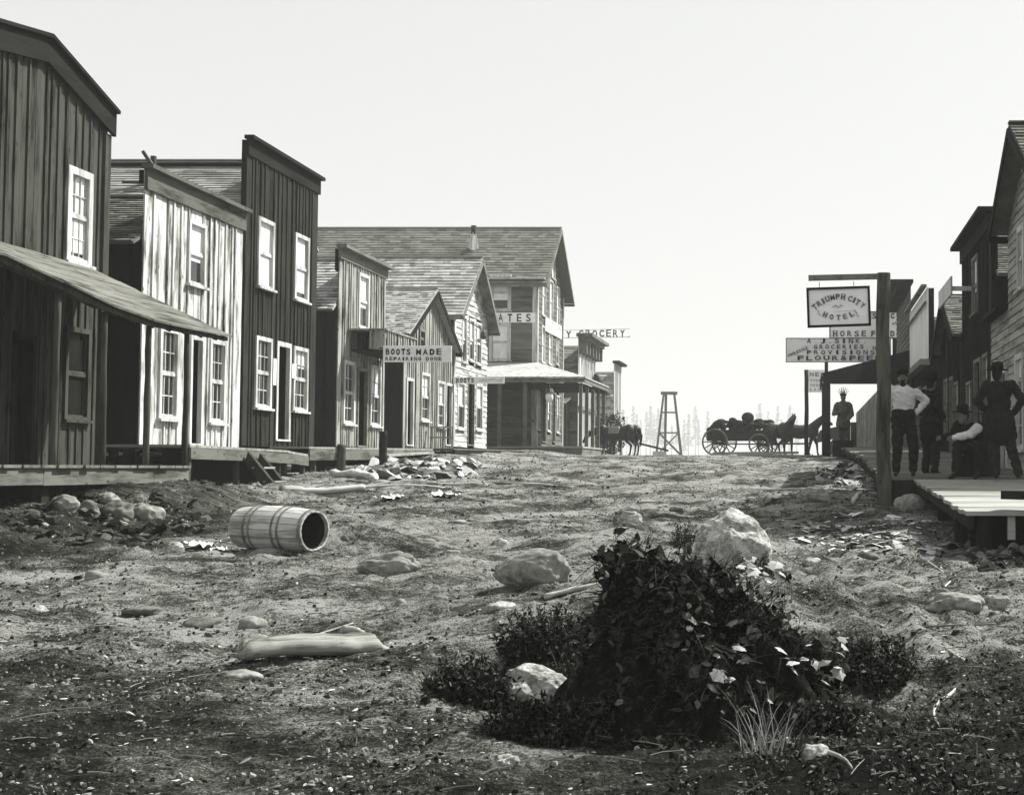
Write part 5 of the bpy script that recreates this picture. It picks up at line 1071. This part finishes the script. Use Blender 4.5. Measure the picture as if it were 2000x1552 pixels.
# paper scraps
PP = plain('paper', .6, .8, .8, 4)
for x, y, w_, lab in ((402, 1068, 42, 'crumpled bright paper left of barrel, larger scrap'), (430, 1074, 26, 'small bright paper touching barrel end'), (770, 975, 36, 'white scrap on dirt in front of the poles, left one'), (868, 970, 44, 'long white scrap on dirt in front of poles, right one'), (375, 1062, 24, 'bright paper bit at far left of barrel papers')):
    b = G(x, y); k = b.y / F; m_ = MB(); n = 7; w_ *= k; pts = [[V(((i / n - .5) * w_ * ru(.9, 1.1), (j / n - .5) * w_ * 1.6, mn.noise(V((i * .7 + x, j * .8, y))) * w_ * .35 + w_ * .12)) for i in range(n + 1)] for j in range(n + 1)]
    for j in range(n):
        for i in range(n): m_.poly([pts[j][i], pts[j][i+1], pts[j+1][i+1], pts[j+1][i]])
    o = m_.build('paper_scrap', PP, None, loc=b); tag(o, lab, 'paper'); so = o.modifiers.new('s', 'SOLIDIFY'); so.thickness = .003
# wooden rack by the boots shops
rk = empty('wooden_rack', G(862, 892), .1, 'small wooden rack standing on the walk under small boots sign', 'rack'); rk.location = (*at(862, 880, 46).xy, .66)
for x in (-.34, .05, .34): m_ = MB(); m_.beam((x, 0, 0), (x, .1, .72), .05, .05); m_.build('leg', M['deckl'], rk)
m_ = MB(); m_.beam((-.38, .04, .35), (.38, .04, .35), .05, .05); m_.beam((-.38, .08, .68), (.38, .08, .68), .2, .05); m_.build('rail', M['deckl'], rk)
# ---------------------------------------------------------------- the rotten stump and what grows on it
bs = G(1335, 1385); kS = bs.y / F
SM = NT('rotten bark'); f = SM.math('ADD', SM.math('MULTIPLY', SM.rmp(SM.noise(14, (1, 1, .25), 6, .7), .35, .65), .6), SM.math('MULTIPLY', SM.rmp(SM.noise(50), .3, .7), .4))
SM.color(SM.ramp(f, [(.2, .004), (.6, .022), (.95, .10)])); SM.b.inputs['Roughness'].default_value = .95; SM.bump(SM.noise(30, (1, 1, .3), 6, .75), 1, .04)
def wpt(px, py, dy=0): p = at(px, py, bs.y + dy); return p
rs = empty('tree_stump', bs, 0, 'big black rotten stump overgrown with weeds, foreground right of centre', 'stump')
m_ = MB(); nT, nZ = 90, 40; topz = (wpt(1270, 1078) - bs).z; ring = []
for j in range(nZ + 1):
    u = j / nZ
    for i in range(nT):
        a = 2 * math.pi * i / nT; cx = -.19 * u - .02; base = .50 * (1 - u) ** 1.6 + .225
        ca = math.cos(a)
        r_ = base * (1 + .35 * max(0, ca) * (1 - u) ) + .05 * math.sin(a * 5 + 2 * u) * (1 - u * .5) + .13 * mn.fractal(V((ca * 1.6, math.sin(a) * 1.6, u * 2.2)), 1, 2, 5)
        z = topz * u * (1 - .0 * ca) - .1 * (1 - u)
        if u > .8: z += (u - .8) / .2 * (.12 * mn.noise(V((ca * 2.2, math.sin(a) * 2.2, 3))) - .10 * max(0, ca - .1))
        m_.v.append((cx + ca * r_, math.sin(a) * r_ * .8, z))
for j in range(nZ):
    for i in range(nT): i2 = (i + 1) % nT; a = j * nT; m_.f.append((a + i, a + i2, a + nT + i2, a + nT + i))
n0 = len(m_.v)
for i in range(nT): v = V(m_.v[nZ * nT + i]); m_.v.append((v.x * .8 - .04, v.y * .75, v.z - .03))
for i in range(nT): v = V(m_.v[nZ * nT + i]); m_.v.append((v.x * .4 - .12, v.y * .4, topz - .12 + .05 * mn.noise(v * 6)))
for q in (0, 1):
    A_ = nZ * nT if q == 0 else n0; B_ = n0 + q * nT
    for i in range(nT): i2 = (i + 1) % nT; m_.f.append((A_ + i, A_ + i2, B_ + i2, B_ + i))
m_.f.append(tuple(n0 + nT + i for i in range(nT)))
m_.build('trunk', SM.m, rs, smooth=True)
bmm = bmesh.new(); bmesh.ops.create_icosphere(bmm, subdivisions=6, radius=1); c0 = wpt(1440, 1395, .12) - bs
for v in bmm.verts:
    p = v.co.copy(); d_ = 1 + mn.fractal(p * 1.3 + V((3, 8, 1)), 1, 2, 6) * .30
    p *= d_; z = max(p.z, -.1); v.co = c0 + V((p.x * .66 - z * .16, p.y * .50, z * (.80 if p.x < 0 else .80 - .30 * min(1, p.x))))
me_ = bpy.data.meshes.new('root_mass'); bmm.to_mesh(me_); bmm.free(); me_.polygons.foreach_set('use_smooth', [True] * len(me_.polygons)); me_.materials.append(SM.m); o_ = bpy.data.objects.new('root_mass', me_); col.objects.link(o_); o_.parent = rs
for pts, rr in (([(1480, 1235, -.15), (1560, 1265, -.1), (1610, 1290, -.05), (1668, 1330, .0)], [.05, .07, .06, .04]), ([(1480, 1260, -.2), (1540, 1330, -.3), (1600, 1400, -.2)], [.09, .08, .05]), ([(1200, 1280, 0), (1160, 1350, -.1), (1120, 1400, 0)], [.12, .09, .05]), ([(1230, 1090, .05), (1215, 1140, .0), (1205, 1200, 0)], [.06, .09, .12])):
    t = MB(); P_ = [wpt(x, y, d) - bs for x, y, d in pts]; P2, R2 = [], []
    for i in range(len(P_) - 1):
        for q in range(5): u = q / 5; P2.append(P_[i].lerp(P_[i+1], u) + V((ru(-.01, .01), 0, ru(-.012, .012)))); R2.append((rr[i] * (1 - u) + rr[i+1] * u) * ru(.9, 1.1))
    P2.append(P_[-1]); R2.append(rr[-1]); t.tube(P2, R2, 12, jit=.12); t.build('root', SM.m, rs, smooth=True)
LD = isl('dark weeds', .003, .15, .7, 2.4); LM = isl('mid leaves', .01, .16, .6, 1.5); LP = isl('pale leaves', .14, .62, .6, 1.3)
def leaf(mb, p, d, n, L, w):
    d = d.normalized(); s = d.cross(n).normalized(); n = s.cross(d)
    q = [p, p + d * L * .35 + s * w, p + d * L * .75 + s * w * .7 - n * L * .05, p + d * L - n * L * .15, p + d * L * .75 - s * w * .7 - n * L * .05, p + d * L * .35 - s * w]
    m0 = len(mb.v); mb.v += [tuple(x) for x in q]; mb.f += [(m0, m0 + 1, m0 + 2, m0 + 3), (m0, m0 + 3, m0 + 4, m0 + 5)]
def maple(mb, p, d, n, L):
    d = d.normalized(); s = d.cross(n).normalized(); n = s.cross(d); pr_ = [(0, 0), (.12, .22), (.22, .46), (.46, .36), (.62, .48), (.74, .26), (1, 0), (.74, -.26), (.62, -.48), (.46, -.36), (.22, -.46), (.12, -.22)]
    m0 = len(mb.v); c = p + d * L * .45 + n * L * .05; mb.v.append(tuple(c))
    for (a, b) in pr_: mb.v.append(tuple(p + d * L * a + s * L * b * 1.1 - n * L * .12 * abs(b) * 2))
    k_ = len(pr_)
    for i in range(k_): mb.f.append((m0, m0 + 1 + i, m0 + 1 + (i + 1) % k_))
def rdir(zb=.3): return V((ru(-1, 1), ru(-1, 1), ru(-.5, 1) + zb)).normalized()
def blade(mb, p, d, L, w, droop=.5):
    d = d.normalized(); s = d.cross(V((ru(-1, 1), ru(-1, 1), .2))).normalized(); pts = []
    for i in range(5): u = i / 4; c = p + d * L * u - V((0, 0, 1)) * droop * L * u * u + V((d.x, d.y, 0)) * L * .3 * u * u; ww = w * (1 - u * .92); pts += [c - s * ww, c + s * ww]
    m0 = len(mb.v); mb.v += [tuple(x) for x in pts]; mb.f += [(m0 + 2*i, m0 + 2*i + 1, m0 + 2*i + 3, m0 + 2*i + 2) for i in range(4)]
def weedy(name, label, px, py, wpx, dpt, n, hgt, mat=LD, cat='weeds', lv=True, kind=None, stem_p=.7, L=(.02, .05), sc_=1):
    b = G(px, py); k = b.y / F; r_ = wpx * k / 2; m_ = MB(); 
    for i in range(n):
        a = ru(0, 6.283); q = math.sqrt(rnd()); x = b.x + math.cos(a) * r_ * q; y = b.y + math.sin(a) * dpt * q; z = h1(x, y) - .02; H_ = hgt * 1.45 * ru(.4, 1) * (1 - .45 * q * q); d = V((ru(-.35, .35) + math.cos(a) * .3 * q, ru(-.35, .35), 1))
        p = V((x, y, z)) - b
        if rnd() < stem_p and lv:
            top = p + d.normalized() * H_; m_.beam(p, top, .004, .004, w1=.0015)
            for j in range(int(4 + H_ * 45)): u = ru(.15, 1); leaf(m_, p.lerp(top, u), rdir(.2), rdir(1), ru(*L), ru(*L) * .25)
        else: blade(m_, p, d, H_ * 1.1, ru(.002, .005), ru(.1, .5))
    o = m_.build(name, mat, None, loc=b); tag(o, label, cat, kind=kind); return o
# leaves over the stump: several plants, each its own thing
def on_stump(px, py, dy=-.05):
    return wpt(px, py, dy) - bs
m_ = MB()
dg = bpy.context.evaluated_depsgraph_get(); dg.update(); trunk = [c for c in rs.children if c.name.startswith('trunk')][0]; roots_ = [c for c in rs.children if c.name.startswith('root')]; random.seed(77)
def cast(px, py):
    best = None; d = ray(px, py).normalized()
    for o in [trunk] + roots_:
        ok, lc, nn, _ = o.ray_cast(-bs, d)
        if ok and (best is None or lc.length < best[0].length): best = (lc, nn)
    return best
cnt = 0
while cnt < 13000:
    px, py = ru(1130, 1660), ru(1060, 1400); c = cast(px, py)
    if c is None: cnt += .2; continue
    p, n_ = c; dens = mn.noise(V((px * .02, py * .02, 0)))
    if dens < -.15 and rnd() < .6: cnt += .3; continue
    p = p + n_ * ru(-.01, .10); t_ = rnd()
    if t_ < .6: q_ = .018 + .075 * rnd() ** 2.2; leaf(m_, p, (rdir(0) + n_ * .5), n_ + rdir() * .8, q_, q_ * ru(.18, .4))
    else: blade(m_, p, n_ + V((ru(-.6, .6), 0, ru(.0, 1.2))), ru(.08, .26), ru(.0015, .0045), ru(.2, .9))
    cnt += 1
o = m_.build('creeping_weeds', LD, None, loc=bs); tag(o, 'dense dark weeds and creepers covering the rotten stump', 'weeds', kind='stuff')
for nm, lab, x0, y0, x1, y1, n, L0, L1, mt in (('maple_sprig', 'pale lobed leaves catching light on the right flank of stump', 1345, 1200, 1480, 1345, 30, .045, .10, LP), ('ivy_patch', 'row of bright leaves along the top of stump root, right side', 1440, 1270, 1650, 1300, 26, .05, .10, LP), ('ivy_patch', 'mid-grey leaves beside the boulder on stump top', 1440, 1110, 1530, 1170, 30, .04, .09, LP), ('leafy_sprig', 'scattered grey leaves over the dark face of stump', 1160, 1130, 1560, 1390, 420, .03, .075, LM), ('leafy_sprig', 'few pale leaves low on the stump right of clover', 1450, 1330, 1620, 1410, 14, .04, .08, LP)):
    m_ = MB(); k_ = 0
    while k_ < n:
        px, py = ru(x0, x1), ru(y0, y1); c = cast(px, py)
        if c is None: c = (wpt(px, py, ru(-.05, .2)) - bs, V((0, -.5, 1)))
        p = c[0] + c[1] * ru(.03, .12) + V((0, -.05, 0)); nn = (V((.5, -.2, .9)) + rdir() * .6).normalized(); dd_ = V((ru(-1, 1), ru(-1, 0), ru(-.7, .1))); (maple if L0 > .035 else lambda m2, a, b, c2, L: leaf(m2, a, b, c2, L, L * .3))(m_, p, dd_, nn, ru(L0, L1)); m_.beam(c[0], p, .003, .003); k_ += 1
    o = m_.build(nm, mt, None, loc=bs); tag(o, lab, 'plant', kind='stuff' if n > 100 else None)
weedy('weed_clump', 'upright dark weeds left of stump, above the lower boulder', 1065, 1290, 160, .18, 420, .30)
weedy('weed_clump', 'dark bushy weeds hugging left side of the lower boulder', 925, 1385, 175, .27, 620, .26)
weedy('weed_clump', 'dark weeds growing in front of the lower boulder', 1070, 1440, 220, .17, 620, .18)
weedy('weed_clump', 'small dark tuft on left side of the crowning boulder', 1335, 1062, 40, .15, 120, .24, stem_p=.2)
weedy('weed_clump', 'dark weeds at foot of the crowning boulder, right side', 1475, 1120, 90, .2, 200, .16, stem_p=.4)
weedy('weed_clump', 'tangled dark weeds at the right root of stump', 1690, 1330, 170, .35, 560, .24)
weedy('weed_clump', 'low dark weeds between stump and lower boulder', 1180, 1400, 150, .2, 400, .15)
weedy('weed_clump', 'tall dark weeds growing before the stump face, centre', 1330, 1400, 260, .22, 700, .30)
weedy('weed_clump', 'dark weeds at the left foot of stump', 1160, 1350, 130, .3, 420, .30)
weedy('weed_clump', 'dark weeds below the dark grey stone block', 1560, 1425, 220, .2, 450, .16)
weedy('grass_tuft', 'pale arching grass blades in front of stump, lower right', 1500, 1470, 110, .12, 60, .36, LP, 'grass', lv=False)
weedy('clover_patch', 'tiny bright clover leaves carpeting ground before stump', 1215, 1415, 190, .16, 300, .07, isl('clover leaves', .08, .55, .6, 1.2), 'clover', L=(.012, .024), kind='stuff')
# dark ground cover in the lower right corner and grit everywhere
m_ = MB(); n = 0
while n < 9000:
    px, py = ru(1180, 2060), ru(1330, 1570)
    if mn.noise(V((px * .011, py * .014, 0))) + (px - 1500) * .0012 - abs(py - 1450) * .001 < .02: n += .5; continue
    lam = (1 - (py - 915) / 2778 * 0); Y = 1.5 / max(.05, (py - 915) / 2778); d = ray(px, py); x = d.x / d.y * Y; b = V((x, Y, h1(x, Y)))
    if rnd() < .4: blade(m_, b, V((ru(-.6, .6), ru(-.6, .6), 1)), ru(.03, .12), ru(.0015, .0035), ru(.3, .9))
    else: leaf(m_, b + V((0, 0, ru(0, .05))), rdir(0), rdir(.8), ru(.015, .045), ru(.004, .014))
    n += 1
tag(m_.build('ground_cover', LD, None), 'low dark creeping growth over the lower right corner', 'ground cover', kind='stuff')
def scatter(name, label, n, y0, y1, xr, size, mat, flat_=.5, thick=.35, chipl=(1, 2.6), region=None, pw=1.0, cat='litter', cl=0):
    """little angular bits of stone, bark and clod, each tilted its own way"""
    ys_ = np.exp(np.random.uniform(np.log(y0), np.log(y1), n * 2)); xs2 = (np.random.uniform(-xr, xr, n * 2) - .21) * ys_
    keep = vnoise(xs2 / (.5 + .03 * ys_), ys_ / (.5 + .06 * ys_), 31) + np.random.uniform(-.5, .5, n * 2) * (1 - cl) > 0.0 - (.1 if not cl else -.1)
    xs2, ys_ = xs2[keep][:n], ys_[keep][:n]
    if region: xs2, ys_ = region(n)
    zs = hh(xs2, ys_); m_ = MB()
    for x, y, z in zip(xs2, ys_, zs):
        s = size * (.35 + 1.3 * rnd() ** 3) * (.7 + .03 * y) ; L_ = s * ru(*chipl); a = ru(0, 6.28); ta, tb_ = ru(-.35, .35) * flat_ * 2, ru(-.35, .35) * flat_ * 2; c, si = math.cos(a), math.sin(a)
        t = s * thick * ru(.5, 1.3); n0 = len(m_.v); k = 5
        for zz_, f_ in ((-t * .4, 1), (t, .62)):
            for i in range(k):
                b = 6.283 * i / k + ru(-.4, .4); lx = math.cos(b) * L_ * f_ * ru(.75, 1.1); ly = math.sin(b) * s * f_ * ru(.75, 1.1)
                m_.v.append((x + lx * c - ly * si, y + lx * si + ly * c, z + zz_ + lx * ta + ly * tb_))
        m_.f.append(tuple(n0 + k + i for i in range(k)))
        for i in range(k): i2 = (i + 1) % k; m_.f.append((n0 + i, n0 + i2, n0 + k + i2, n0 + k + i))
    return tag(m_.build(name, mat, None), label, cat, kind='stuff')
np.random.seed(5)
scatter('clods', 'small clods and pebbles of trampled earth all over the street', 46000, 6.2, 60, .45, .012, isl('clods', .008, .38, .95, 2.1), .6, .8, (1, 1.5), cat='clods')
scatter('wood_chips', 'pale wood chips and bark shreds scattered over the street', 14000, 6.4, 60, .45, .010, isl('chips', .04, .60, .9, 2.2), .4, .3, (1.5, 4.5), cat='chips')
scatter('dark_clods', 'larger dark lumps of mud lying on the street', 1500, 6.4, 40, .43, .022, isl('mud lumps', .008, .10, .95), .4, .7, (1, 1.7), cat='clods', cl=.9)
def reg(px0, px1, py0, py1, seed=0):
    def f_(n):
        X_, Y_ = [], []
        while len(X_) < n:
            px, py = ru(px0, px1), ru(py0, py1); cx_, cy_ = (px0 + px1) / 2, (py0 + py1) / 2
            if ((px - cx_) / (px1 - px0) * 2) ** 2 + ((py - cy_) / (py1 - py0) * 2) ** 2 > ru(.5, 1): continue
            if mn.noise(V((px * .02, py * .07, seed))) < -.08: continue
            b = G(px, py); X_.append(b.x + ru(-.05, .05)); Y_.append(b.y + ru(-.15, .15))
        return np.array(X_), np.array(Y_)
    return f_
scatter('leaf_litter', 'bright fallen leaves and chips strewn before the sunlit ramp', 420, 1, 2, 1, .052, isl('litter pale', .10, .80, .8, .8), .5, .08, (1, 1.9), reg(1540, 1900, 1000, 1092, 3), cat='leaf litter')
scatter('leaf_litter', 'bright fallen leaves between pale stone and mound, smaller spread', 160, 1, 2, 1, .04, isl('litter pale b', .10, .7, .8, .8), .5, .1, (1, 1.9), reg(1500, 1640, 1010, 1070, 5), cat='leaf litter')
scatter('rubbish_pile', 'heap of chips and rubbish below the boots shops', 700, 1, 2, 1, .085, isl('rubbish', .03, .72, .9, 1.1), 1.0, .35, (1, 2.2), reg(690, 960, 902, 936, 7), cat='rubbish')
scatter('rubbish_pile', 'chips and leafy rubbish along the right walk left of tall post', 520, 1, 2, 1, .06, isl('rubbish b', .02, .66, .9, 1.4), 1.0, .35, (1, 2.2), reg(1590, 1720, 905, 950, 9), cat='rubbish')
scatter('rubbish_pile', 'dark broken rubbish below the porch and around rubble stones', 600, 1, 2, 1, .05, isl('rubbish c', .004, .14, .9, 2.2), 1.0, .4, (1, 2.2), reg(-20, 430, 965, 1070, 11), cat='rubbish')
scatter('rubbish_pile', 'dirt clods and rubble below the near end of sunlit ramp', 420, 1, 2, 1, .05, isl('rubbish d', .006, .3, .9, 1.8), 1.0, .5, (1, 1.9), reg(1840, 2060, 1030, 1110, 13), cat='rubbish')
# twigs
m_ = MB()
for i in range(800):
    Y = math.exp(ru(math.log(6.5), math.log(30))); x = (ru(-.42, .42) - .21) * Y; L_ = ru(.05, .22) * (.7 + .03 * Y); a = ru(-.7, .7) if rnd() < .75 else ru(0, 3.14); p0, p1 = V((x, Y, h1(x, Y) + .03)), V((x + math.cos(a) * L_, Y + math.sin(a) * L_, 0)); p1.z = h1(p1.x, p1.y) + .03 + ru(-.005, .015)
    mid = (p0 + p1) / 2 + V((ru(-.1, .1), ru(-.1, .1), .03)) * L_; m_.tube([p0, mid, p1], [.004 * (.6 + .04 * Y), .0035 * (.6 + .04 * Y), .002], 4)
tag(m_.build('twigs', isl('twig wood', .02, .35, .9, 1.6), None), 'thin twigs and straw scattered over the dirt', 'twigs', kind='stuff')
# ---------------------------------------------------------------- air
hb = MB(); hb.box(-1800, 1800, -60, 2700, -13.5, 64)
hv = bpy.data.materials.new('thin haze'); hv.use_nodes = True; nt_ = hv.node_tree; nt_.nodes.clear(); ou = nt_.nodes.new('ShaderNodeOutputMaterial'); pv = nt_.nodes.new('ShaderNodeVolumePrincipled')
pv.inputs['Color'].default_value = (.97, .98, .96, 1); pv.inputs['Density'].default_value = .0008; nt_.links.new(pv.outputs[0], ou.inputs['Volume'])
HZ = hb.build('haze', hv); tag(HZ, 'pale summer haze filling the street air', 'haze', kind='stuff')
# ---------------------------------------------------------------- light, air, camera
SUN = Vector((.56, .44, .80)).normalized()
w = bpy.data.worlds.new('World'); sc.world = w; w.use_nodes = True; nt = w.node_tree; bg = nt.nodes['Background']
sk = nt.nodes.new('ShaderNodeTexSky'); sk.sky_type = 'NISHITA'; sk.sun_disc = False; sk.sun_elevation = math.asin(SUN.z); sk.sun_rotation = math.atan2(SUN.x, SUN.y)
sk.dust_density = 3.0; sk.air_density = 1.0
bw = nt.nodes.new('ShaderNodeRGBToBW'); nt.links.new(sk.outputs[0], bw.inputs[0])
pw = nt.nodes.new('ShaderNodeMath'); pw.operation = 'POWER'; nt.links.new(bw.outputs[0], pw.inputs[0]); pw.inputs[1].default_value = .25
mx = nt.nodes.new('ShaderNodeVectorMath'); mx.operation = 'SCALE'; mx.inputs[0].default_value = (2.42, 2.45, 2.41); nt.links.new(pw.outputs[0], mx.inputs['Scale'])
nt.links.new(mx.outputs[0], bg.inputs['Color']); bg.inputs['Strength'].default_value = .12
ld = bpy.data.lights.new('sun', 'SUN'); ld.energy = 5.0; ld.angle = math.radians(.6); ld.color = (1, .985, .95)
lo = bpy.data.objects.new('sun', ld); col.objects.link(lo); lo.rotation_euler = SUN.to_track_quat('Z', 'Y').to_euler()
cd = bpy.data.cameras.new('camera'); cam = bpy.data.objects.new('camera', cd); col.objects.link(cam); sc.camera = cam
cd.lens = 50; cd.sensor_width = 36; cd.shift_x = -(VPX - 1000) / 2000; cam.location = (0, 0, 0); cam.rotation_euler = (math.pi / 2 + PIT, 0, 0); cd.clip_start = .05; cd.clip_end = 6000
sc.view_settings.view_transform = 'Standard'; sc.view_settings.look = 'None'; sc.view_settings.exposure = 1.05; sc.view_settings.gamma = 1
